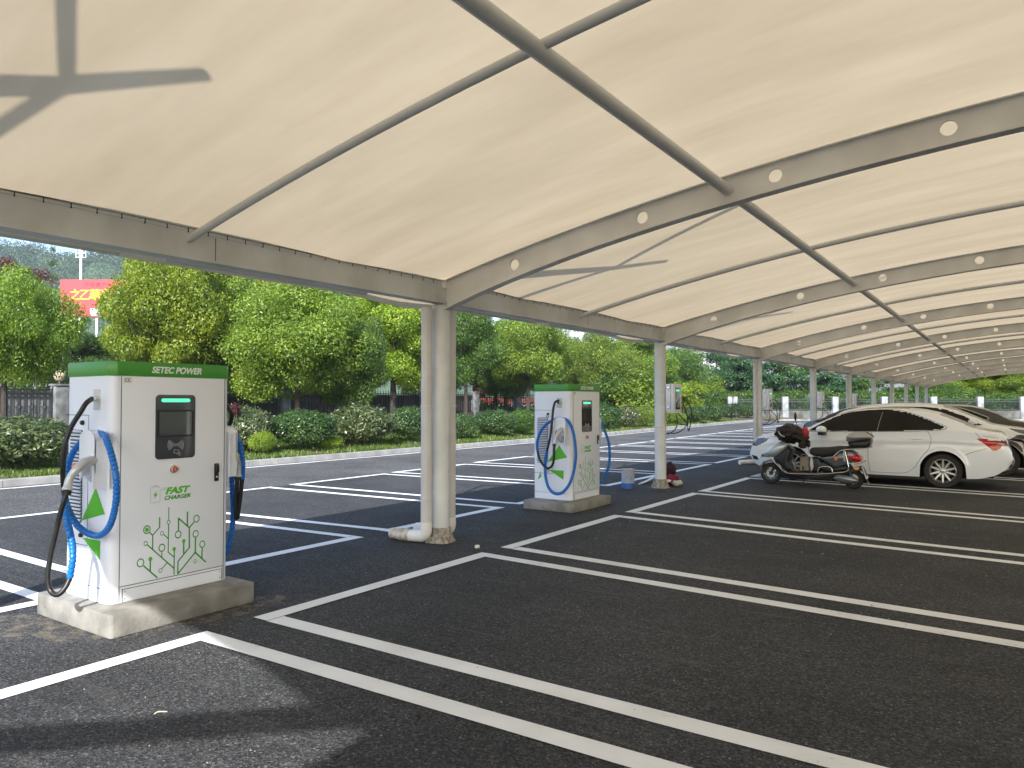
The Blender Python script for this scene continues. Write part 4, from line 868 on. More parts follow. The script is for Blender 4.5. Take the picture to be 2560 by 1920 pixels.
sedan = dict(L=4.66, W=1.80, paint=M['car_white'], wheels=(.90,3.58), RW=.318,
  top=[(0,.52),(.02,.68),(.07,.80),(.18,.885),(.44,.96),(.76,1.015),(1.12,1.065),(1.3,1.14),(1.7,1.345),(1.97,1.43),(2.25,1.475),(2.6,1.492),(2.95,1.487),(3.24,1.455),(3.5,1.395),(3.85,1.24),(4.14,1.105),(4.3,1.065),(4.45,1.045),(4.54,1.03),(4.58,.96),(4.59,.90),(4.60,.80),(4.645,.70),(4.66,.60)],
  shoulder=[(0,.51),(.03,.64),(.1,.74),(.3,.84),(.8,.925),(1.2,.975),(1.6,.995),(2.4,1.02),(3.0,1.035),(3.35,1.05),(3.7,1.06),(4.1,1.04),(4.45,1.01),(4.57,.95),(4.60,.78),(4.66,.59)],
  bottom=[(0,.47),(.03,.38),(.12,.28),(.35,.21),(.6,.19),(3.9,.19),(4.15,.20),(4.4,.27),(4.58,.40),(4.66,.54)],
  windscreen=(1.14,2.02), rearglass=(3.52,4.08), sunroof=(2.12,3.0),
  regions=[('door_pillar:car_glass',[(2.40,1.445),(2.66,1.445),(2.58,1.018),(2.30,1.014)],1),
           ('rear_pillar:car_glass',[(3.17,1.325),(3.38,1.235),(3.45,1.08),(3.2,1.06)],1),
           ('front_window:car_glass',[(1.22,1.015),(1.45,1.165),(1.72,1.305),(2.01,1.40),(2.3,1.437),(2.49,1.443),(2.405,1.015)],1),
           ('rear_window_side:car_glass',[(2.545,1.443),(2.75,1.435),(3.02,1.385),(3.27,1.295),(3.31,1.06),(2.47,1.02)],1),
           ('quarter_window:car_glass',[(3.285,1.285),(3.42,1.225),(3.62,1.135),(3.56,1.085),(3.33,1.065)],1),
           ('headlight:lamp',[(.01,.80),(.10,.83),(.44,.84),(.36,.755),(.18,.66),(.03,.665)],2),
           ('fog_light_recess:black',[(.05,.47),(.17,.45),(.22,.36),(.09,.38)],0),
           ('tail_light:tail',[(4.13,.925),(4.36,.72),(4.46,.745),(4.50,.80),(4.40,.87),(4.38,.912)],2),
           ('tail_light_inner:taildark',[(4.38,.912),(4.40,.87),(4.50,.80),(4.62,.80),(4.62,.89)],2),
           ('bumper_lower:black',[(4.20,.20),(4.45,.30),(4.62,.45),(4.66,.36),(4.5,.24)],0)],
  gaps=[[(1.23,.98),(1.235,.7),(1.22,.45),(1.24,.30),(1.5,.245),(2.3,.24)],[(2.40,1.01),(2.34,.75),(2.33,.5),(2.36,.25)],[(3.34,1.05),(3.40,.92),(3.36,.72),(3.24,.56),(3.12,.36),(2.98,.26),(2.8,.24),(2.36,.24)],[(4.10,1.03),(4.19,.93)],[(4.28,.76),(4.05,.68),(3.93,.62)],[(1.24,.90),(1.1,.92),(.45,.86)],[(4.22,.98),(4.45,.95)]],
  trims=[[(1.22,1.0),(1.9,1.008),(2.5,1.02),(3.0,1.035),(3.33,1.055),(3.56,1.075),(3.65,1.132),(3.42,1.24),(3.27,1.305),(3.02,1.395),(2.75,1.447),(2.47,1.455)]],
  handles=[(2.13,.87),(3.18,.90)], mirror=(1.50,.985))
make_car(sedan, 'white sedan with tinted windows parked side on behind the scooter', (-4.67, 15.70+.9, 0), 0)
for_amber = None
suv = dict(sedan); suv.update(L=4.6, W=1.84, NU=200, RW=.335, wheels=(.92,3.6),
  top=[(0,.60),(.03,.80),(.1,.90),(.3,.985),(.7,1.05),(1.05,1.11),(1.35,1.25),(1.75,1.44),(2.05,1.535),(2.4,1.575),(3.0,1.575),(3.6,1.53),(4.1,1.40),(4.4,1.18),(4.52,1.05),(4.58,.85),(4.6,.65)],
  shoulder=[(0,.58),(.04,.76),(.15,.86),(.5,.95),(1.1,1.03),(2.5,1.07),(3.6,1.10),(4.3,1.08),(4.5,.98),(4.58,.8),(4.6,.64)],
  bottom=[(0,.5),(.05,.36),(.2,.26),(.5,.22),(3.9,.22),(4.3,.28),(4.55,.42),(4.6,.6)],
  windscreen=(1.07,2.0), rearglass=(3.75,4.45), sunroof=None,
  regions=[('side_window:car_glass',[(1.25,1.09),(1.6,1.28),(1.95,1.42),(2.4,1.49),(3.0,1.49),(3.6,1.43),(3.95,1.25),(3.7,1.13),(1.5,1.07)],1),
           ('headlight:lamp',[(.02,.93),(.5,1.0),(.80,1.03),(.58,.93),(.02,.85)],2),
           ('grille_surround:trim',[(.0,.80),(.02,.82),(.66,.90),(.66,.87),(.0,.76)],2),
           ('bumper_lower:car_black',[(-.1,.84),(.60,.905),(.80,.78),(.80,.2),(-.1,.2)],2)],
  gaps=[[(1.1,1.0),(1.12,.5),(1.2,.3)],[(.62,1.0),(.75,1.03)]], trims=[], handles=[(2.1,.95),(3.1,.97)], mirror=(1.42,1.10))
make_car(suv, 'white car behind the white sedan, bonnet facing out of the bay with a clear headlight', (.70, 18.9+.92, 0), math.pi)
dark = dict(sedan); dark.update(paint=M['car_black'], NU=200, sunroof=None)
dark['top'] = [(a, b+.03*(b > 1.2)) for a, b in sedan['top']]
make_car(dark, 'black sedan farthest right with pale window trim and red tail light', (-4.22, 25.0+.9, 0), 0)
d2 = dict(dark); d2['trims'] = []
make_car(d2, 'black car whose red tail light shows just above the bonnet of the white sedan', (-.42, 22.05+.9, 0), math.pi)
# ---------------------------------------------------------------- scooter
def sc(P): return P
SX, SY = -2.45, 14.78
sco = thing('scooter', 'grey electric scooter with chrome crash bars and silver top case, parked before the white sedan', 'scooter', (SX, SY, 0))
def both(f, name, m, **k):
    for s_ in (-1,1):
        b = MB(); f(b, s_); b.build(name, m, sco, **k)
def body(P, w_, name, m, parent=sco, inset=.03, bevel=.012, y0=0):
    return MB().prism(P, y0-w_/2, y0+w_/2, 'xz', inset=inset).build(name, m, parent, bevel=bevel, seg=2)
for nm, x, r_, w_ in (('front_wheel',-1.48,.205,.05),('rear_wheel',0,.178,.06)):
    wl = empty(nm, (x,0,r_)); wl.parent = sco
    MB().lathe([(r_*.60,-w_*.7),(r_*.86,-w_),(r_*.97,-w_*.6),(r_,0),(r_*.97,w_*.6),(r_*.86,w_),(r_*.60,w_*.7)], axis='y', n=40).build('tyre', M['tyre'], wl, smooth=True)
    rm = MB().lathe([(r_*.61,-w_*.72),(r_*.55,-w_*.6),(r_*.53,w_*.6),(r_*.61,w_*.72)], axis='y', n=32)
    for k in range(5):
        Mx = Matrix.Rotation(2*math.pi*k/5, 4, 'Y'); rm.box(.02, r_*.57, -.014, .014, -.012, .012, Mx)
    rm.lathe([(.0001,-.045),(.03,-.045),(.036,.045),(.0001,.045)], axis='y', n=16); rm.build('rim', M['gunmetal'], wl, smooth=True)
    MB().lathe([(.045,-.035),(.085,-.036),(.085,-.03),(.045,-.03)], axis='y', n=24, closed=True).build('brake_disc', M['alloy'], wl)
both(lambda b,s_: b.tube([(-1.48,.055*s_,.205),(-1.40,.06*s_,.36),(-1.30,.05*s_,.52)], [.014,.018,.02], 10), 'fork', M['black'], smooth=True)
body([(-1.66,.24),(-1.69,.33),(-1.62,.43),(-1.50,.475),(-1.36,.45),(-1.28,.36),(-1.24,.24),(-1.27,.23),(-1.31,.33),(-1.38,.41),(-1.5,.43),(-1.6,.39),(-1.645,.32),(-1.63,.25)], .12, 'front_mudguard', M['gunmetal'], inset=.0, bevel=.004)
body([(-1.28,.83),(-1.11,.84),(-1.13,.73),(-1.26,.60),(-1.37,.53),(-1.55,.52),(-1.62,.56),(-1.52,.66),(-1.40,.76)], .34, 'front_shield', M['silver'], inset=.07, bevel=.02)
body([(-1.66,.515),(-1.655,.565),(-1.56,.60),(-1.57,.52)], .16, 'headlight', M['lamp'], inset=.012, bevel=.01)
body([(-1.13,.76),(-1.05,.68),(-1.09,.55),(-1.13,.44),(-1.07,.28),(-1.13,.24),(-1.23,.33),(-1.41,.50),(-1.26,.62),(-1.14,.73)], .38, 'leg_shield', M['black'], inset=.05, bevel=.015)
body([(-1.20,.23),(-1.12,.27),(-.66,.27),(-.66,.20),(-1.12,.17)], .34, 'floorboard', M['black'], inset=.012, bevel=.006)
body([(-.75,.69),(-.70,.735),(-.43,.745),(-.24,.775),(-.04,.775),(-.03,.73),(-.2,.67),(-.37,.585),(-.49,.555),(-.68,.575),(-.75,.62)], .27, 'seat', M['seat'], inset=.04, bevel=.02)
body([(-.70,.56),(-.56,.54),(-.50,.40),(-.56,.27),(-.70,.26),(-.73,.40)], .27, 'seat_front_panel', M['black'], inset=.03, bevel=.012)
body([(-.60,.54),(-.34,.60),(-.19,.68),(-.02,.715),(.07,.67),(.11,.59),(.03,.53),(-.09,.43),(-.30,.355),(-.52,.50)], .29, 'side_panel', M['gunmetal'], inset=.05, bevel=.015)
body([(-.52,.50),(-.30,.355),(-.09,.43),(-.05,.36),(-.20,.29),(-.50,.27),(-.60,.40)], .25, 'lower_side_panel', M['black'], inset=.03, bevel=.01)
body([(-.17,.60),(-.07,.65),(.05,.66),(.13,.60),(.165,.53),(.11,.49),(.03,.49),(-.09,.555)], .31, 'tail_light', M['tail'], inset=.05, bevel=.015)
both(lambda b,s_: b.box(-.03,.09,.15*s_-.002,.15*s_+.002,.575,.59), 'reflector', M['cream'])
body([(.03,.395),(.12,.405),(.11,.345),(.05,.35)], .30, 'indicator', M['amber'], inset=.01, bevel=.006)
cs = empty('top_case', (0,0,0)); cs.parent = sco
body([(-.10,.875),(-.095,.955),(-.04,1.02),(.02,1.045),(.22,1.045),(.30,1.005),(.345,.955),(.33,.925),(.12,.895),(-.03,.87)], .40, 'lid', M['lidgrey'], parent=cs, inset=.07, bevel=.02)
body([(-.075,.865),(.12,.89),(.32,.92),(.30,.80),(.27,.765),(.0,.745),(-.05,.79)], .36, 'box_base', M['black'], parent=cs, inset=.04, bevel=.015)
MB().box(-.02,.05,-.19,-.178,.86,.89).build('latch', M['black'], cs, bevel=.003)
def rail(P, y, name='crash_bar', r_=.0095):
    both(lambda b,s_: b.tube(curve_pts([(x, y*s_ if not callable(y) else y(x)*s_, z) for x,z in P], .02), r_, 10), name, M['chrome'], smooth=True)
rail([(-1.67,.505),(-1.54,.515),(-1.44,.50),(-1.33,.40),(-1.2,.285),(-1.08,.235),(-.62,.245),(-.25,.29),(-.08,.325),(-.045,.38),(-.06,.49),(-.10,.68)], lambda x: .10 + .12*min(1, max(0,(x+1.67)/.4)))
rail([(-.31,.585),(-.24,.655),(-.17,.70),(-.03,.725),(.2,.745),(.30,.765)], .165, 'grab_rail')
rail([(-.57,.275),(-.56,.345),(-.52,.385),(-.38,.395),(-.33,.36),(-.32,.30)], .225, 'step_bar')
rail([(-.07,.475),(.04,.455),(.13,.475),(.19,.515)], .17, 'tail_bar')
both(lambda b,s_: b.box(-.14,-.10,.16*s_-.005,.16*s_+.005,.5,.70), 'rail_stay', M['chrome'])
body([(-.35,.18),(-.25,.255),(-.02,.245),(.10,.18),(.11,.125),(-.04,.085),(-.2,.10)], .12, 'motor_cover', M['gunmetal'], inset=.03, bevel=.015, y0=-.09)
body([(-1.22,.22),(-.7,.22),(-.25,.27),(-.05,.35),(.15,.42),(.16,.35),(-.03,.29),(-.35,.20),(-.40,.12),(-.78,.13),(-1.15,.16)], .22, 'underframe', M['black'], inset=.01, bevel=.006)
body([(.10,.42),(.17,.41),(.22,.28),(.25,.12),(.235,.10),(.20,.26),(.13,.38)], .14, 'rear_mudguard', M['black'], inset=0, bevel=.003)
MB().add([(.155,-.10,.41),(.155,.10,.41),(.225,.10,.20),(.225,-.10,.20),(.17,-.10,.41),(.17,.10,.41),(.24,.10,.20),(.24,-.10,.20)], [(0,1,2,3),(7,6,5,4),(0,4,5,1),(3,2,6,7),(0,3,7,4),(1,5,6,2)]).build('number_plate', M['plate'], sco)
MB().add([(.222,-.075,.20),(.222,.075,.20),(.25,.06,.10),(.25,-.06,.10),(.228,-.075,.20),(.228,.075,.20),(.256,.06,.10),(.256,-.06,.10)], [(0,1,2,3),(7,6,5,4),(0,3,7,4),(1,5,6,2),(3,2,6,7)]).build('mud_flap', M['icon'], sco)
both(lambda b,s_: b.tube([(-.30,.10*s_,.22),(0,.11*s_,.175)], .018, 10), 'swing_arm', M['gunmetal'], smooth=True)
both(lambda b,s_: b.tube([(-.10,.12*s_,.55),(-.02,.12*s_,.20)], .024, 12), 'shock_absorber', M['black'], smooth=True)
MB().tube([(-.80,-.10,.20),(-.85,-.17,.06),(-.89,-.22,.005)], .011, 8).build('side_stand', M['black'], sco, smooth=True)
MB().tube([(-1.28,0,.50),(-1.12,0,.90)], .03, 12).build('steering_column', M['black'], sco, smooth=True)
MB().tube(curve_pts([(-.98,-.33,.96),(-1.04,-.22,.965),(-1.12,-.10,.92),(-1.14,0,.90),(-1.12,.10,.92),(-1.04,.22,.965),(-.98,.33,.96)],.03), .015, 10).build('handlebar', M['black'], sco, smooth=True)
MB().tube([(-1.02,.22,.97),(-1.06,.26,1.17),(-1.075,.28,1.24)], .006, 8).build('mirror_stem', M['black'], sco, smooth=True)
MB().sphere((-1.085,.285,1.31), .085, 14, 10, (.28,.55,1.0)).build('mirror', M['black'], sco, smooth=True)
MB().lathe([(.0001,-.002),(.036,-.002)], (-.27,-.150,.55), axis='y', n=16).build('round_sticker', M['orange'], sco)
MB().lathe([(.0001,-.001),(.028,-.001)], (-.06,-.158,.475), axis='y', n=16).build('blue_sticker', mat('pale_blue', (.12,.35,.5), .4), sco)
# jacket draped over the handlebar: a folded cloth surface
def lumpy(c, sc_, seed, n=30, m=20, amp=.1, fr=5, flat=None):
    b = MB().sphere((0,0,0), 1, n, m); r_ = random.Random(seed); ph = [r_.uniform(0,6) for _ in range(9)]; out = []
    for x,y,z in b.v:
        k = 1+amp*(math.sin(fr*x+ph[0]+2*math.sin(fr*.6*z+ph[3]))*.6+math.sin(fr*1.7*z+ph[1]+fr*y)*.5+math.sin(fr*2.6*(x-z)+ph[2])*.35+.25*math.sin(fr*4*(z+x*.4)+ph[4]))
        p = (c[0]+x*sc_[0]*k, c[1]+y*sc_[1]*k, c[2]+z*sc_[2]*k); out.append(p)
    b.v = out; return b
j = thing('jacket', 'black jacket draped over the scooter handlebar', 'jacket', (SX-1.07, SY, .9))
bj = lumpy((-.04,-.02,.08), (.27,.30,.19), 3, 44, 30, .09, 6); bj.build('jacket_body', M['jacket'], j, smooth=True)
for k, (px, py, ln, wd) in enumerate([(.20,-.10,.20,.075),(.12,.08,.18,.06),(.26,.02,.17,.05)]):
    P = curve_pts([(px-.05,py,.06),(px,py-.02,-.02),(px+.01,py-.03,-.10),(px+.02+.01*k,py-.02,.02-ln)],.012); n_ = len(P)
    rr = [wd*(1.0-.25*i/n_+.12*math.sin(i*1.1+k)) for i in range(n_)]; b = MB().tube(P, rr, 14); b.v = [(x+.012*math.sin(z*60+y*40), y*1.0+.012*math.sin(z*70), z) for x,y,z in b.v]; b.build('sleeve', M['jacket'], j, smooth=True)
sb = MB(); Ps = [(-.20,-.265,.14),(-.17,-.30,.09),(-.12,-.325,.05),(-.07,-.335,.035)]
sb.tube(curve_pts(Ps,.02), .011, 8); sb.build('reflective_strip', M['strap'], j, smooth=True)
tag(lumpy((SX-.85,SY+.02,1.0),(.07,.14,.11),5,20,14,.06,5).build('red_cloth', M['cloth_red'], None, smooth=True), 'red cloth tucked behind the black jacket on the scooter', 'cloth')
bg_ = thing('canvas_bag', 'beige canvas bag standing on the scooter footboard against the seat', 'bag', (SX-.83, SY-.02, .275))
q_ = MB().prism([(-.10,.0),(-.095,.12),(-.085,.26),(-.02,.285),(.07,.275),(.085,.15),(.09,.01)], -.12, .12, 'xz', inset=.025); q_.build('bag_body', M['bag'], bg_, bevel=.018, seg=3)
MB().tube(curve_pts([(-.06,-.10,.26),(-.05,-.10,.315),(0,-.09,.325),(.04,-.10,.31),(.05,-.10,.26)],.02), .008, 8).build('bag_handle', M['bag'], bg_, smooth=True)
MB().box(-.035,-.012,-.127,-.120,.02,.10).build('bag_tab', M['black'], bg_)
tag(MB().box(SX-1.06,SX-.94,SY-.12,SY+.06,.271,.315).build('brown_box', M['brick'], None, bevel=.01), 'small brown packet lying on the scooter footboard beside the beige bag', 'packet')
tag(lumpy((SX-.70,SY-.14,.42),(.035,.03,.115),8,14,10,.1,6).build('plastic_bag', M['plastic_bag'], None, smooth=True), 'pale plastic bag hanging between the beige bag and scooter seat', 'plastic bag')
# ---------------------------------------------------------------- things by the second post
tn = thing('paint_tin', 'open round paint tin with pale label and blue foot beside the farther charging cabinet', 'paint tin', (-5.93, 12.52, 0))
MB().lathe([(.118,.0),(.12,.004),(.12,.325),(.123,.33),(.12,.335)], n=36).build('tin_body', M['tin'], tn, smooth=True)
MB().lathe([(.1215,.003),(.1215,.095)], n=36).build('blue_band', M['tinblue'], tn, smooth=True)
MB().lathe([(.117,.30),(.123,.335),(.126,.34),(.126,.348),(.117,.346)], n=36).build('rim', M['tinrim'], tn, smooth=True)
MB().lathe([(.0001,.29),(.117,.29)], n=36).build('lid_inside', M['cream'], tn)
lb = MB()
for k in range(5):
    for q in range(3):
        a = R(-95+k*15+q*2); a2 = a+R(9-q*2); z = .16+.035*(k%3)+.02*q; lb.add([(.1206*math.cos(a),.1206*math.sin(a),z),(.1206*math.cos(a2),.1206*math.sin(a2),z),(.1206*math.cos(a2),.1206*math.sin(a2),z+.008),(.1206*math.cos(a),.1206*math.sin(a),z+.008)],[(0,1,2,3)])
lb.build('label_print', M['decal_grey'], tn)
lb = MB()
for k in range(4):
    a = R(-120+k*11); a2 = a+R(7); z=.11+.06*k; lb.add([(.1207*math.cos(a),.1207*math.sin(a),z),(.1207*math.cos(a2),.1207*math.sin(a2),z),(.1207*math.cos(a2),.1207*math.sin(a2),z+.01),(.1207*math.cos(a),.1207*math.sin(a),z+.01)],[(0,1,2,3)])
lb.build('label_print', M['banner'], tn)
bu = thing('magenta_bundle', 'dark magenta bundle of cloth and bags lying behind the second post', 'bundle', (-5.42, 13.35, 0))
lumpy((0,0,.11),(.17,.16,.12),11,24,16,.12,5).build('lower_bag', M['magenta'], bu, smooth=True)
lumpy((-.03,.0,.29),(.11,.12,.15),12,20,14,.14,5).build('upper_bag', mat('dark_cloth',(.03,.004,.012),.7), bu, smooth=True)
lumpy((.14,-.05,.06),(.10,.14,.06),13,16,12,.12,5).build('pale_pouch', M['plastic_bag'], bu, smooth=True)
lumpy((.03,.02,.37),(.03,.035,.03),14,12,8,.12,5).build('pale_knot', M['plastic_bag'], bu, smooth=True)
ms = MB()
for k in range(3): 
    a, c = Vector((-5.96+.02*k,13.05+.05*k,.01+.006*k)), Vector((-6.02+.03*k,14.0+.03*k,.10+.01*k)); ms.tube([a,(a+c)/2+Vector((0,0,-.015)),c], .016, 6)
tag(ms.build('metal_strips', M['sheetmetal'], None), 'loose grey metal strips lying behind the paint tin and second post', 'metal strips')
tag(MB().lathe([(.0001,0),(.026,0),(.028,.006),(.028,.026),(.024,.03),(.0001,.03)], n=20).build('bottle_cap', M['pipe_white'], None, smooth=True), 'small white cap lying on the asphalt in front of the thick pipe column', 'cap').location = (-4.86, 6.45, .001)
# small litter on the lot
for k, (x, y, lb_) in enumerate([(-2.62,3.02,'thin pale scrap lying on the asphalt between the two nearest white lines'),(-3.62,2.12,'curled pale scrap on the asphalt in the nearest bay'),(-2.5,2.83,'dark pebble on the nearest long white line')]):
    b = MB().tube(curve_pts([(-.03,0,.003),(-.01,.006*(k+1),.006),(.03,0,.003)],.005), .0025 if k < 2 else .007, 6); o = b.build('scrap', M['cream'] if k < 2 else M['bark'], None); o.location = (x,y,.007); o.rotation_euler = (0,0,k*1.1); tag(o, lb_, 'litter')
pb = MB(); r_ = random.Random(4)
for k in range(420):
    x, y = r_.uniform(-6.5,-.2), 1.4+r_.random()**1.7*12; s_ = r_.uniform(.002,.006)*(1+y*.12); a = r_.uniform(0,6)
    pb.add([(x+s_*math.cos(a+q), y+s_*math.sin(a+q)*.8, .002) for q in (0,1.6,3.1,4.6)]+[(x,y,.002+s_*.9)], [(0,1,4),(1,2,4),(2,3,4),(3,0,4)])
tag(pb.build('grit', M['concrete'], None, fix=False), 'scattered pale grit on the asphalt', 'grit', kind='stuff')
# ---------------------------------------------------------------- foliage
def leaves_on(lobes, count, size, aspect=.42, seed=0, droop=.35, flat=.35, shell=.75, zmin=None):
    """leaf faces spread through the outer part of each lobe"""
    g = np.random.default_rng(seed); L = np.array(lobes); vol = (L[:,3]*L[:,4]*L[:,5])**(2/3); pick = g.choice(len(L), count, p=vol/vol.sum()); l = L[pick]
    d = g.normal(size=(count,3)); d /= np.linalg.norm(d,axis=1)[:,None]; rad = shell+(1-shell)*g.random(count)*1.25; rad = np.where(g.random(count)<.22, g.random(count)*shell+.1, rad)
    c = l[:,:3]+d*l[:,3:6]*rad[:,None]
    c += g.normal(size=(count,3))*size*.5
    nrm = d*1.0+g.normal(size=(count,3))*.75; nrm[:,2] += flat; nrm /= np.linalg.norm(nrm,axis=1)[:,None]
    t = g.normal(size=(count,3)); t[:,2] -= droop*1.5; t -= nrm*(t*nrm).sum(1)[:,None]; t /= np.linalg.norm(t,axis=1)[:,None]
    b = np.cross(nrm,t); s = size*(.7+.6*g.random(count))[:,None]
    V = np.stack([c-t*s*.5, c+b*s*aspect*.5+nrm*s*.06, c+t*s*.5, c-b*s*aspect*.5+nrm*s*.06],1).reshape(-1,3)
    keep = np.ones(count,bool) if zmin is None else (c[:,2] > zmin)
    V = V.reshape(count,4,3)[keep].reshape(-1,3); n = keep.sum()
    me = bpy.data.meshes.new('crown'); me.vertices.add(n*4); me.vertices.foreach_set('co', V.ravel()); me.loops.add(n*4); me.loops.foreach_set('vertex_index', np.arange(n*4)); me.polygons.add(n); me.polygons.foreach_set('loop_start', np.arange(n)*4); me.polygons.foreach_set('loop_total', np.full(n,4)); me.update(calc_edges=True)
    return me
def crown_lobes(w_, h, n, seed, zb, r0=.30, top=.5):
    r_ = random.Random(seed); out = [(0,0,zb+h*.5,w_*.27,w_*.27,h*.33)]
    for k in range(n):
        zz = r_.uniform(-.95,1); a = r_.uniform(0,6.28); rr = math.sqrt(max(0,1-zz*zz))
        q = r_.uniform(.62,.90); s_ = r_.uniform(.55,1.15)*r0
        out.append((rr*math.cos(a)*w_/2*q, rr*math.sin(a)*w_/2*q, zb+h*.5+zz*h*.5*q, w_*s_*.62, w_*s_*.62, w_*s_*.5))
    return out
def trunk_mesh(h, w_, r, seed, lobes, lean=0):
    r_ = random.Random(seed); b = MB(); zf = h*.42
    b.tube([(0,0,-.15),(.02,.01,zf*.5),(.05*lean,0,zf),(0,.03,h*.8)], [r*1.25,r,r*.85,r*.25], 9)
    for l in sorted(lobes, key=lambda l: -l[3])[:11]:
        z0 = zf*r_.uniform(.75,1.25); p = Vector(l[:3]); q = Vector((0,0,z0)); m_ = q.lerp(p,.5)+Vector((0,0,-.08*h*.3)); b.tube(curve_pts([q,m_,p],.5), [r*.5*(1-.8*i/ max(1,len(curve_pts([q,m_,p],.5))-1)) for i in range(len(curve_pts([q,m_,p],.5)))], 6)
    return b
def dome(w_, h, seed):
    r_ = random.Random(seed); out = [(0,0,h*.54,w_*.44,w_*.44,h*.40)]
    for k in range(16):
        a = k*2.4; zz = r_.uniform(-.5,.95); q = math.sqrt(1-zz*zz); out.append((q*math.cos(a)*w_*.36, q*math.sin(a)*w_*.36, h*.54+zz*h*.32, w_*.12, w_*.12, h*.11))
    return out
PROTO = {}
def proto(kind, i):
    key = (kind, i)
    if key in PROTO: return PROTO[key]
    if kind == 'round':   # clipped camphor tree 5.6 m wide, 6 m tall, crown from 1.9
        lb = crown_lobes(5.6, 4.7, 64, 10+i, 1.35, .225); cr = leaves_on(lb, 70000, .112, .42, i, zmin=.95, shell=.8); h = 6.0; r_ = .12
    elif kind == 'high':
        lb = crown_lobes(5.6, 4.0, 58, 20+i, 2.05, .225); cr = leaves_on(lb, 62000, .112, .42, i, zmin=1.9, shell=.8); h = 6.0; r_ = .12
    elif kind == 'tall':
        lb = crown_lobes(5.4, 5.9, 70, 40+i, 1.35, .215); cr = leaves_on(lb, 70000, .122, .44, i, zmin=1.0, shell=.8); h = 7.2; r_ = .13
    elif kind == 'compound':  # drooping compound leaves in tiers
        r2 = random.Random(70+i); lb = []
        for k in range(26):
            a = r2.uniform(0,6.28); z = r2.uniform(2.3,6.4); q = r2.uniform(.6,2.5)*(1-.1*abs(z-4.2)); lb.append((q*math.cos(a), q*math.sin(a), z, r2.uniform(.7,1.2), r2.uniform(.7,1.2), r2.uniform(.22,.42)))
        cr = leaves_on(lb, 11000, .25, .42, i, droop=.9, shell=.3); h = 6.4; r_ = .12
    elif kind == 'conifer':
        r2 = random.Random(90+i); lb = []
        for k in range(64):
            z = 1.5+.85*(k//5)+r2.uniform(-.12,.12); q = max(.25,(12.6-z)*.27)*r2.uniform(.75,1.15); a = k*1.2566+(k//5)*.7
            for s_ in (.3,.55,.8,1.0): lb.append((q*s_*math.cos(a), q*s_*math.sin(a), z-.30*s_*q, .26, .26, .07))
        cr = leaves_on(lb, 7000, .17, .12, i, droop=.6, shell=.2); h = 12.2; r_ = .16
    elif kind == 'bush':
        lb = crown_lobes(2.0, 2.6, 20, 120+i, .1, .42); cr = leaves_on(lb, 9000, .13, .42, i); h = 2.4; r_ = .04
    elif kind == 'shrub':   # clipped dome 1.7 wide, 1.2 tall
        lb = dome(1.7, 1.2, 150+i); cr = leaves_on(lb, 15000, .06, .45, i, droop=.0, flat=.5, shell=.86); h = 1.1; r_ = .03
    elif kind == 'glossy':
        lb = dome(1.72, 1.25, 180+i); cr = leaves_on(lb, 8500, .10, .36, i, droop=-.4, flat=.6, shell=.84); h = 1.15; r_ = .03
    tm = trunk_mesh(h, 5, r_, i, lb).build('trunk', M['bark'], None, smooth=True, fix=False)
    tme = tm.data; bpy.data.objects.remove(tm); PROTO[key] = (cr, tme, h, max(l[0]+l[3] for l in lb)*1.9); return PROTO[key]
cnt = [0]
def plant(kind, i, loc, sx, sz, leaf, label, cat, group, name, rz=None):
    cr, tme, h, w0 = proto(kind, i); t = thing(name, label, cat, loc, (cnt[0]*1.7) if rz is None else rz, group); cnt[0] += 1
    a = bpy.data.objects.new('crown' if cat == 'tree' else 'foliage', cr); C.objects.link(a); a.parent = t; a.scale = (sx,sx,sz)
    if not cr.materials: cr.materials.append(M[leaf])
    a.material_slots[0].link = 'OBJECT'; a.material_slots[0].material = M[leaf]
    b = bpy.data.objects.new('trunk' if cat == 'tree' else 'stem', tme); C.objects.link(b); b.parent = t; b.scale = (sx,sx,sz)
    return t
def plant_px(kind, i, cx, top, wpx, X, leaf, label, cat, group, name, ground=None, D=None, hscale=None):
    """place by the photo column cx, top row and width, on the row x = X or at depth D"""
    if D is None:
        d = ray(cx, 1000)/1835; D = X/d.x
    p = onD(cx, top, D); gz = (verge_z(p.x, p.y) if ground is None else ground)
    cr, tme, h, w0 = proto(kind, i); wm = wpx/1835*D
    sx = wm/{'high':5.6,'round':5.6,'tall':5.4,'compound':5.0,'conifer':5.4,'bush':2.2,'shrub':1.75,'glossy':1.8}[kind]
    sz = (p.z-gz)/{'high':6.0,'round':6.0,'tall':7.25,'compound':6.6,'conifer':12.2,'bush':2.75,'shrub':1.22,'glossy':1.27}[kind]
    return plant(kind, i, (p.x, p.y, gz), sx, sz, leaf, label, cat, group, name)
G1 = 'clipped trees along the left fence'
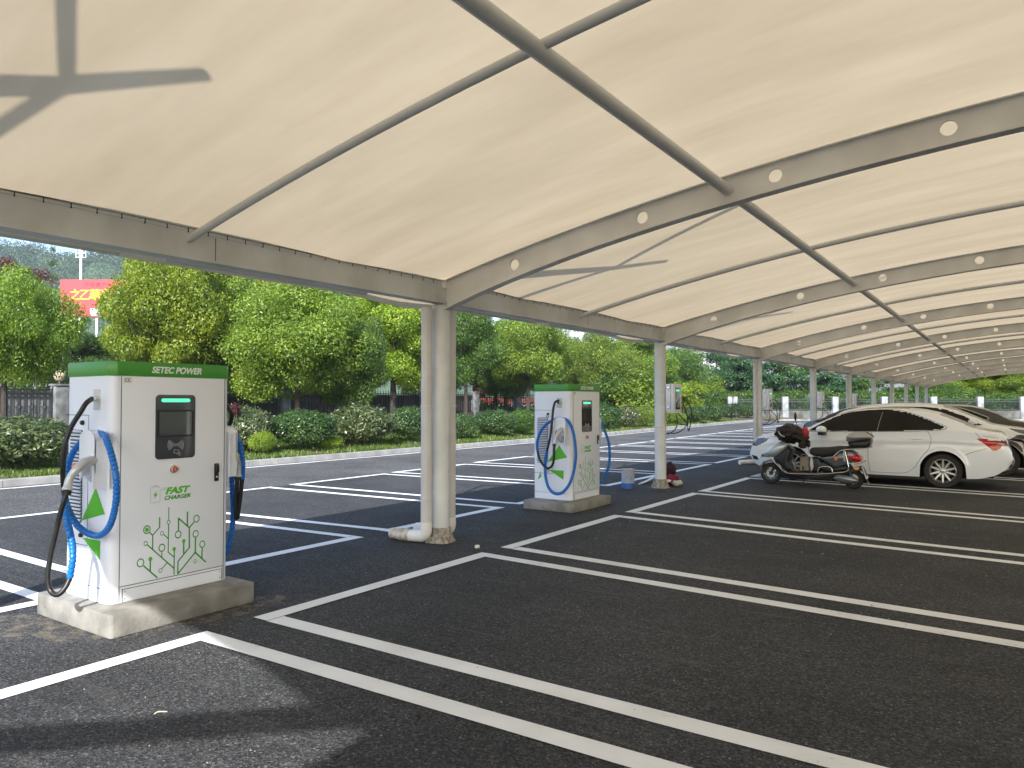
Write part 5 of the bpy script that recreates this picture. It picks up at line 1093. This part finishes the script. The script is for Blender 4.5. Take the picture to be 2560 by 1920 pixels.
T = [('high',0,15,662,330,-21.5,'leaf_a','leafy tree at the left edge of the picture, left of the red banner'),
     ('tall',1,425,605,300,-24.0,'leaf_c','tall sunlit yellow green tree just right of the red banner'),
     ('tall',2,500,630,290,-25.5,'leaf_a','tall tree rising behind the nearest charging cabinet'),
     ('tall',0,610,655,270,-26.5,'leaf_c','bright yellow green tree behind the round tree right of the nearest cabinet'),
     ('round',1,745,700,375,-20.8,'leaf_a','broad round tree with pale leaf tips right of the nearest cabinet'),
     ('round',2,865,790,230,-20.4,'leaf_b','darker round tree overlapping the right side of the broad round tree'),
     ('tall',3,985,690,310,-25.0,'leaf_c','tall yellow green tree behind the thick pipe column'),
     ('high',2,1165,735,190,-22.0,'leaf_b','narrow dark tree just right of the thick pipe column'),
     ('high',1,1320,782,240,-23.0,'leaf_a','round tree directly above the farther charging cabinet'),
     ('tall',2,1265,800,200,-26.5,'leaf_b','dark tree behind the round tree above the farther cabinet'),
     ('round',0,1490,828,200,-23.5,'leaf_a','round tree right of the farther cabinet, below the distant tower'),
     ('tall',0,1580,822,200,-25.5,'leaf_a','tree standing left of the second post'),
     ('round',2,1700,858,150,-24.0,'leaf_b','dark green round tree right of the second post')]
for k, i, cx, tp, w_, X, lf, lb in T: plant_px(k, i, cx, tp, w_, X, lf, lb, 'tree', G1, 'camphor_tree')
B = [('bush',0,1600,925,170,-20.5,'leaf_a','loose pale green bush left of the second post'),('bush',1,1712,948,120,-20,'leaf_c','light yellow green bush right of the first wall charger'),
     ('bush',2,1520,930,120,-22,'leaf_b','dark loose bush right of the farther cabinet'),('bush',1,1820,955,130,-25,'leaf_b','dark bush left of the third post'),
     ('bush',0,1775,940,110,-24,'leaf_a','leafy bush between the second and third posts')]
for k, i, cx, tp, w_, X, lf, lb in B: plant_px(k, i, cx, tp, w_, X, lf, lb, 'bush', 'loose bushes before the fence', 'bush')
S = [('glossy',0,50,1036,250,-17.3,'leaf_d','large pale glossy leaved shrub at the left edge before the iron fence'),
     ('glossy',1,612,1010,125,-17.4,'leaf_d','pale glossy shrub with reddish tip just right of the nearest cabinet'),
     ('shrub',0,655,1076,66,-16.7,'leaf_c','small bright yellow shrub right of the nearest cabinet'),
     ('shrub',1,758,1020,165,-17.0,'leaf_e','clipped green dome shrub right of the small bright yellow shrub'),
     ('glossy',2,905,1008,165,-17.2,'leaf_d','clipped dome shrub with pale glossy leaves left of the thick pipe column'),
     ('shrub',2,826,1092,60,-16.6,'leaf_c','low yellow green shrub between two clipped domes'),
     ('shrub',0,1025,1012,120,-17.2,'leaf_e','dark clipped dome touching the left of the thick pipe column'),
     ('shrub',1,1155,1032,80,-17.0,'leaf_e','small dark clipped dome just right of the thick pipe column'),
     ('shrub',2,1235,1022,112,-17.2,'leaf_e','dark clipped dome between the thick pipe column and farther cabinet'),
     ('shrub',0,1308,1022,84,-17.3,'leaf_b','olive clipped shrub half hidden by the farther cabinet'),
     ('glossy',0,1512,1010,84,-17.3,'leaf_e','clipped shrub at the right edge of the farther cabinet'),
     ('glossy',1,1565,1015,62,-17.3,'leaf_d','pale flecked clipped shrub above the paint tin'),
     ('shrub',1,1612,1014,64,-17.2,'leaf_a','light green clipped shrub left of the second post'),
     ('shrub',2,1688,1030,60,-17.3,'leaf_a','light green clipped shrub just right of the second post'),
     ('shrub',0,1738,1014,70,-17.6,'leaf_e','dark clipped shrub below the cables of the first wall charger'),
     ('glossy',2,1785,1012,56,-18,'leaf_e','grey green clipped shrub midway between second and third post'),
     ('shrub',1,1828,1008,72,-18.4,'leaf_e','broad grey green clipped shrub left of the third post'),
     ('shrub',2,1868,1012,50,-18.6,'leaf_e','small clipped shrub touching the third post')]
for k, i, cx, tp, w_, X, lf, lb in S: plant_px(k, i, cx, tp-2, w_*1.13, X, lf, lb, 'shrub', 'clipped shrubs behind the kerb', 'shrub')
# small low weeds and the red tip
tag(link('red_leaf_tip', leaves_on([(0,0,0,.13,.13,.08)], 220, .09, .4, 5), M['leaf_r']), 'tuft of reddish young leaves on top of the pale glossy shrub', 'leaf tuft').location = onX(585,1022,-17.1)
me = leaves_on([(x, y, verge_z(x,y)+.05, .30, .30, .05) for x, y in [(-18.6+.5*math.sin(k*1.9), 3+k*.9) for k in range(40)]], 9000, .10, .4, 3)
tag(link('ground_cover', me, M['leaf_b']), 'low leafy weeds under the shrubs', 'ground cover', kind='stuff')
# grass
g = np.random.default_rng(5); n = 60000; yy = 3+g.random(n)**1.35*55; kx = np.interp(yy, [p[1] for p in KERB], [p[0] for p in KERB]); xx = kx-.18-g.random(n)**1.5*4.5
keep = (np.sin(xx*3.1+yy*1.7)+np.sin(yy*2.3-xx)*.7+g.normal(size=n)*.6) > -.9
xx, yy = xx[keep], yy[keep]; n = len(xx); zz = np.array([verge_z(a,b_) for a,b_ in zip(xx,yy)]); h = .04+.09*g.random(n)*(1+.5*np.sin(xx*2+yy)); a = g.random(n)*6.28; wd = .010+.012*g.random(n)+.0004*yy; ln = g.normal(size=(n,2))*.03
V = np.zeros((n,3,3)); V[:,0] = np.stack([xx-wd*np.cos(a), yy-wd*np.sin(a), zz-.01],1); V[:,1] = np.stack([xx+wd*np.cos(a), yy+wd*np.sin(a), zz-.01],1); V[:,2] = np.stack([xx+ln[:,0], yy+ln[:,1], zz+h],1)
me = bpy.data.meshes.new('grass'); me.vertices.add(n*3); me.vertices.foreach_set('co', V.ravel()); me.loops.add(n*3); me.loops.foreach_set('vertex_index', np.arange(n*3)); me.polygons.add(n); me.polygons.foreach_set('loop_start', np.arange(n)*3); me.polygons.foreach_set('loop_total', np.full(n,3)); me.update(calc_edges=True)
tag(link('grass', me, M['grass']), 'rough grass along the kerb under the shrubs', 'grass', kind='stuff')
# ---------------------------------------------------------------- left iron fence with stone piers
XF = -28.0; PY = [7.63+4.87*k for k in range(13)]
fe = thing('iron_fence', 'black iron fence with spear tops between grey stone piers behind the left trees', 'fence', (XF, PY[0], 0))
for i, y in enumerate(PY[:-1]):
    y0, y1 = y-PY[0]+.24, PY[i+1]-PY[0]-.24; b = MB()
    for z in (1.02,1.86,2.02): b.box(-.025,.025,y0,y1,z-.025,z+.025)
    N = 22 if i < 7 else 18
    for k in range(N+1):
        yy_ = y0+(y1-y0)*k/N; b.box(-.014,.014,yy_-.014,yy_+.014,.98,2.12); b.add([(-.03,yy_,2.12),(0,yy_-.035,2.13),(.03,yy_,2.12),(0,yy_+.035,2.13),(0,yy_,2.26)], [(0,1,4),(1,2,4),(2,3,4),(3,0,4)])
        if i < 4 and k % 2 == 0 and k < N:
            c_ = yy_+(y1-y0)/N/2
            for s_ in (.095,.05):
                b.tube([(0.01,c_,1.46+s_*1.5),(0.01,c_+s_*.8,1.46),(0.01,c_,1.46-s_*1.5),(0.01,c_-s_*.8,1.46),(0.01,c_,1.46+s_*1.5)], .008, 4)
            b.sphere((0,yy_,1.12), .03, 6, 5, (1,1,2))
    b.build('railing', M['iron'], fe, fix=False)
    MB().box(-.12,.12,y0-.02,y1+.02,-.2,.96).build('base_wall', M['pier'] if i > 5 else M['dsheet'], fe)
    if i < 6: 
        pb = MB()
        for k in range(12): q0 = y0+(y1-y0)*k/12; pb.box(-.10-(k%2)*.01,-.08-(k%2)*.01,q0+.004,q0+(y1-y0)/12-.004,.97,1.97)
        pb.build('backing_and_shade_panel', M['sheet'] if i < 1 else M['dsheet'], fe)  # past the first bay, dark panels are put in for the shade there
for i, y in enumerate(PY):
    p = MB().box(-.22,.22,y-PY[0]-.22,y-PY[0]+.22,-.2,2.16); p.box(-.26,.26,y-PY[0]-.26,y-PY[0]+.26,2.16,2.23); po = p.build('pier', M['pier'], fe, bevel=.01)
    if i in (0,1,3,5): 
        MB().lathe([(.05,2.23),(.07,2.26),(.04,2.33)], (0,y-PY[0],0), n=14).build('lamp_base', M['iron'], po)
        MB().sphere((0,y-PY[0],2.52), .20, 20, 14).build('globe', M['globe'], po, smooth=True)
# ---------------------------------------------------------------- far fence on a stained wall
A, Bv = Vector((-22.6,64.4,0)), Vector((6.2,83.9,0)); dirf = (Bv-A).normalized(); ang = math.atan2(dirf.y, dirf.x); LF = (Bv-A).length
ff = thing('green_fence', 'low green iron fence on a stained wall with weathered white piers across the far end', 'fence', tuple(A), ang)
MB().box(0,LF,-.12,.12,-.1,.80).build('base_wall', M['wallbase'], ff)
px = []
for fxp in (1715,1835,1962,2087,2210,2333,2449,2556,2663):
    d = ray(fxp,1004); d.z = 0; den = d.x*dirf.y-d.y*dirf.x; s_ = (A.x*dirf.y-A.y*dirf.x)/den; p = d*s_; px.append((Vector((p.x,p.y,0))-A).length)
for k, s_ in enumerate(px): MB().box(s_-.26,s_+.26,-.2,.2,.0,2.05).build('pier', M['pier_white'], ff, bevel=.02)
b = MB()
for s0, s1 in zip(px[:-1], px[1:]):
    for z in (.9,1.62,1.82): b.box(s0+.28,s1-.28,-.03,.03,z-.03,z+.03)
    for k in range(30): q0 = s0+.3+(s1-s0-.6)*k/29; b.box(q0-.012,q0+.012,-.018,.018,.82,1.84)
b.build('railing', M['gfence'], ff, fix=False)
# ---------------------------------------------------------------- planting behind the far fence
for k, (cx, tp, w_, D, kd, lf, lb) in enumerate([
    (1790,868,130,74,'tall','leaf_f','tree with open foliage left of the third post, before the white building'),(1865,885,120,72,'compound','leaf_f','drooping compound leaved tree touching the left of the third post'),
    (1935,905,120,72,'compound','leaf_f','spreading tree just right of the third post against the grey wall'),(1990,915,110,73,'compound','leaf_b','spreading tree just left of the fourth post against the grey wall'),
    (2058,905,120,72,'compound','leaf_f','tree between the fourth and fifth posts'),(2140,925,110,73,'compound','leaf_b','tree right of the fifth post behind the far fence'),
    (2215,945,100,74,'compound','leaf_b','small dark tree behind the sixth post')]):
    plant_px(kd, k%3, cx, tp, w_*1.15, 0, lf, lb, 'tree', 'trees behind the far fence', 'tree', ground=0, D=D)
for k, (cx, tp, w_, D, lf, lb) in enumerate([(2335,950,110,74,'leaf_b','dark tree behind the last posts'),(2400,925,130,78,'leaf_a','light green tree at right behind the far fence'),
    (2475,905,150,77,'leaf_c','yellow green tree with long leaves at the right edge'),(2545,915,140,75,'leaf_a','green tree cut by the right edge of the picture'),(2620,915,150,78,'leaf_a','green tree just outside the right edge')]):
    plant_px('tall' if k else 'round', k%4, cx, tp, w_*1.2, 0, lf, lb, 'tree', 'trees behind the far fence', 'tree', ground=0, D=D)
lobes = []
r_ = random.Random(9)
for k in range(260):
    s_ = LF*k/260; p = A+dirf*s_+Vector((-dirf.y,dirf.x,0))*r_.uniform(.8,2.4); lobes.append((p.x,p.y,r_.uniform(.5,2.2),.7,.7,.55))
hd = leaves_on(lobes, 95000, .17, .45, 4); tag(link('hedge', hd, M['leaf_b']), 'dense leafy hedge growing behind the far green fence', 'hedge')
lobes = [(-24.3-r_.random()*1.6, 44+k*.55, r_.uniform(.8,3.0), .8,.8,.6) for k in range(34)]
tag(link('hedge', leaves_on(lobes, 16000, .18, .45, 6), M['leaf_b']), 'dark hedge along the far part of the left fence', 'hedge')
lobes = [(-32.5-r_.random()*2, -2+k*.9, r_.uniform(.5,3.2 if k < 38 else 1.0), .9,.9,.75) for k in range(60)]  # dark leafy fill added in place of the shade behind the railings
tag(link('hedge', leaves_on(lobes, 38000, .22, .45, 7), M['leaf_b']), 'added dark hedge standing in for the shade behind the black iron fence', 'hedge')
# second row of trees behind the fence closing the view
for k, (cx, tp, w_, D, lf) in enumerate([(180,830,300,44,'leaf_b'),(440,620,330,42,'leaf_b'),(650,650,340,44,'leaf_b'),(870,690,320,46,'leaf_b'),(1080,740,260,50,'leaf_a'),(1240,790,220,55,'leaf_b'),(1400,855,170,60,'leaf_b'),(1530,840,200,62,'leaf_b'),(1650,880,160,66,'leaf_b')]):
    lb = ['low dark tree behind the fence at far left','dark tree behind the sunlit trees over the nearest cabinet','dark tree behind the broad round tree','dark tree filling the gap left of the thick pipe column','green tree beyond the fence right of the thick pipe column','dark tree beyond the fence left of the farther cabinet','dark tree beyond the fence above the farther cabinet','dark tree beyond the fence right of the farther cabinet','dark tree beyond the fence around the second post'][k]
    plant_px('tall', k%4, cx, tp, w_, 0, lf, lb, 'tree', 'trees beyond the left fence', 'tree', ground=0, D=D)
# conifer, red leaved twigs
plant_px('conifer', 0, 132, 604, 105, 0, 'leaf_b', 'slender open conifer rising before the wooded hill', 'tree', None, 'conifer', ground=0, D=46)
for cx, cy, lb in ((95,672,'dark red leaved treetop between the left tree and the conifer'),(4,640,'dark red leaved treetop at the left edge before the hill')):
    p = onD(cx, cy, 40); t = thing('red_leaved_tree', lb, 'tree', (p.x,p.y,0), group='dark red leaved trees')
    lb_ = [(r_.uniform(-.7,.7), r_.uniform(-.7,.7), p.z-.2-abs(r_.gauss(0,.5)), .3,.3,.22) for _ in range(12)]; link('crown', leaves_on(lb_, 1500, .12, .4, 3), M['leaf_r'], t)
    MB().tube([(0,0,0),(0,0,p.z-.3)], .06, 6).build('trunk', M['bark'], t)
# ---------------------------------------------------------------- banner, light mast, buildings, hill
def frame_at(x0, x1, ytop, ybot, D):
    a, b_ = onD(x0, ytop, D), onD(x1, ytop, D); c = onD(x0, ybot, D); return a, b_, c.z
a, b_, zb = frame_at(150, 330, 699, 792, 62); w_ = (b_-a).length; an = math.atan2((b_-a).y, (b_-a).x)
bn = thing('red_banner', 'red hoarding with large yellow characters between the left trees', 'hoarding', (a.x,a.y,0), an)
H_ = a.z-zb
MB().box(0,w_,0,.15,zb,a.z).build('board', M['banner'], bn)
fr = MB()
for x in (.15,w_/2,w_-.15): fr.box(x-.08,x+.08,.16,.3,0,a.z)
fr.build('frame', M['steel_tube'], bn)
def TB(s, size, x, z, m, **k): return text('lettering', s, size, Matrix.Translation((x,-.02,z))@FY, m, bn, depth=.01, **k)
for s, x in (('\u6587',2.05),('\u5316',2.53),('\u9057',3.01),('\u4ea7',3.5)): TB(s, .40, x, a.z-.56, M['ink'])
for s, x in (('\u4e4b',.8),('\u4e59',1.65),('\u83ef',2.5),('\u5149',3.4)): TB(s, 1.0, x, a.z-1.65, M['yellow'], bold=.012)
MB().box(2.6,3.5,-.03,.0,zb+.1,zb+.7).build('white_notice', M['bwhite'], bn)
p = onD(203, 618, 85); lm = thing('floodlight_mast', 'tall pale floodlight mast in front of the wooded hill', 'mast', (p.x,p.y,0), R(34))
MB().tube([(0,0,0),(0,0,p.z)], [.2,.14], 14).build('pole', mat('mast_paint',(.55,.62,.66),.4), lm, smooth=True)
b = MB()
for z in (-.2,-.7,-1.2): b.box(-.6,.6,-.06,.06,p.z+z-.03,p.z+z+.03)
for x in (-.57,-.2,.2,.57): b.box(x-.03,x+.03,-.05,.05,p.z-1.25,p.z)
b.build('lamp_frame', M['steel_tube'], lm)
def building(name, label, cx0, cx1, ytop, D, depth, floors, cols, m, cat='building', zb=0, win=(.55,.5)):
    a, b_ = onD(cx0, ytop, D), onD(cx1, ytop, D); w_ = (b_-a).length; an = math.atan2((b_-a).y, (b_-a).x); t = thing(name, label, cat, (a.x,a.y,zb), an); h = a.z
    MB().box(0,w_,0,depth,0,h).build('wall', m, t); MB().box(-.2,w_+.2,-.2,depth+.2,h,h+.35).build('roof_edge', m, t)
    if floors:
        fh = h/floors; cw = w_/cols
        for f in range(floors):
            if h-(f+1)*fh < -5: continue
            for c in range(cols):
                x0 = cw*(c+.5-win[0]/2); z0 = fh*(f+.28)
                if floors*cols > 100 and f < floors-5: continue
                fo = MB().box(x0,x0+cw*win[0],-.08,-.01,z0,z0+fh*win[1]).build('window', M['bwhite'] , t)
                MB().box(x0+.08,x0+cw*win[0]*.48,-.1,-.085,z0+.08,z0+fh*win[1]-.08).build('pane', M['bpane'], fo); MB().box(x0+cw*win[0]*.52,x0+cw*win[0]-.08,-.1,-.085,z0+.08,z0+fh*win[1]-.08).build('pane', M['bpane'], fo)
    return t
building('apartment_tower', 'pale apartment tower showing above the trees left of the second post', 1388, 1472, 770, 190, 14, 11, 4, M['tower'], win=(.78,.62))
building('apartment_block', 'pale apartment block glimpsed beside the second post', 1575, 1660, 838, 170, 14, 6, 4, M['tower'], win=(.7,.5))
building('white_hall', 'plain white building behind the trees left of the third post', 1690, 1885, 835, 98, 20, 0, 0, M['bwhite'])
building('grey_hall', 'long plain grey building behind the far fence', 1893, 2290, 850, 86, 20, 0, 0, M['gwall'])
# festive red boards and planters beyond the open part of the left fence
def disc_board(cx, cy, rpx, D, label, flower=True):
    p = onD(cx, cy, D); t = thing('festive_board', label, 'display board', (p.x,p.y,0), R(34.3+5), group='red round display boards'); r2 = rpx/1835*D; z = p.z
    MB().lathe([(.0001,-.06),(r2,-.06),(r2,.06),(.0001,.06)], (0,0,z), axis='y', n=28).build('round_panel', M['banner'], t)
    MB().box(-r2*.5,r2*.5,-.05,.05,z+r2*.9,z+r2*1.7).build('top_panel', M['banner'], t)
    MB().box(-.06,.06,-.03,.03,0,z-r2*.9).build('post', M['steel_tube'], t)
    if flower:
        b = MB()
        for k in range(7):
            a = math.pi*.5+(k-3)*.5+math.pi; 
            b.add([(r2*.1*math.cos(a+1.57),-.075,z+r2*.1+r2*.1*math.sin(a+1.57)),(r2*.75*math.cos(a-.12),-.075,z+r2*.1+r2*.75*math.sin(a-.12)),(r2*.85*math.cos(a),-.075,z+r2*.1+r2*.85*math.sin(a)),(r2*.75*math.cos(a+.12),-.075,z+r2*.1+r2*.75*math.sin(a+.12)),(-r2*.1*math.cos(a+1.57),-.075,z+r2*.1-r2*.1*math.sin(a+1.57))], [(0,1,2,3,4)])
        b.build('petals', M['cream'], t, fix=False)
disc_board(1199, 972, 18, 54, 'red round display board with cream petals just right of the thick pipe column')
disc_board(1283, 975, 13, 60, 'smaller red display board left of the farther cabinet', False)
disc_board(2372, 968, 10, 88, 'red decoration among the trees beyond the last post', False)
disc_board(2392, 962, 9, 88, 'second red decoration among the trees, right of its twin', False)
pw = thing('red_planter_wall', 'long low red planter wall beyond the iron fence right of the thick pipe column', 'planter wall', (-44,38,0))
MB().box(0,.4,0,34,0,1.35).build('lower_wall', M['bwhite'], pw); MB().box(-.1,.45,0,34,1.35,1.72).build('red_band', M['redwall'], pw); MB().box(-2.4,-2.0,0,34,1.3,2.05).build('red_band', M['redwall'], pw)
tag(link('flower_bed', leaves_on([(-42.5-r_.random(), 38+k*.6, .7, .5,.5,.4) for k in range(55)], 8000, .2, .5, 8), M['leaf_c']), 'yellow green planting in front of the red planter wall', 'flower bed', kind='stuff')
# hill
b = MB(); cols_ = 90; rows_ = 26; prof = [(-500,745),(-200,650),(0,616),(60,622),(110,642),(180,646),(230,634),(290,630),(400,660),(560,720),(800,800),(1200,880),(1700,930),(2600,950)]
for i in range(cols_):
    cx = -500+3100*i/(cols_-1); yt = np.interp(cx, [q[0] for q in prof], [q[1] for q in prof])+4*math.sin(i*1.7)+3*math.sin(i*3.3)
    top_ = onD(cx, yt, 420)
    for j in range(rows_):
        s_ = j/(rows_-1); D = 300+180*s_; p = onD(cx, 1004, D); hz = top_.z*math.sin(min(1,s_*1.5)*math.pi/2)*(1 if s_<.67 else 1-(s_-.67)*.8)*.96; b.v.append((p.x,p.y,hz+2*math.sin(i*.9+j*1.3)*(s_>.1)))
for i in range(cols_-1):
    for j in range(rows_-1): b.f.append((i*rows_+j,(i+1)*rows_+j,(i+1)*rows_+j+1,i*rows_+j+1))
hill = tag(b.build('hill', M['hill'], None, smooth=True, fix=False), kind='structure')
g = np.random.default_rng(12); V = np.array(b.v).reshape(cols_,rows_,3); lobes = []
for k in range(900):
    i = g.integers(10,42); j = g.integers(4,19); p = V[i,j]+(V[i+1,j+1]-V[i,j])*g.random(); s_ = 3.0+3*g.random(); lobes.append((p[0]+g.normal()*3,p[1]+g.normal()*3,p[2]+s_*.3,s_,s_,s_*.9))
tag(link('hill_forest', leaves_on(lobes, 130000, 1.0, .6, 13), M['forest']), 'dense woods covering the distant hill', 'woods', kind='stuff')
# ---------------------------------------------------------------- air
hz = MB().box(-900, 500, -60, 900, -1.2, 150).build('haze', None)
hm = bpy.data.materials.new('haze'); hm.use_nodes = True; hn = hm.node_tree; hn.nodes.remove(hn.nodes['Principled BSDF'])
pv = hn.nodes.new('ShaderNodeVolumePrincipled'); pv.inputs['Color'].default_value = (.80,.88,1,1); pv.inputs['Density'].default_value = .0005; pv.inputs['Anisotropy'].default_value = .3
hn.links.new(pv.outputs[0], hn.nodes['Material Output'].inputs['Volume']); hz.data.materials.append(hm); tag(hz, 'thin haze over the whole place', 'haze', kind='stuff')
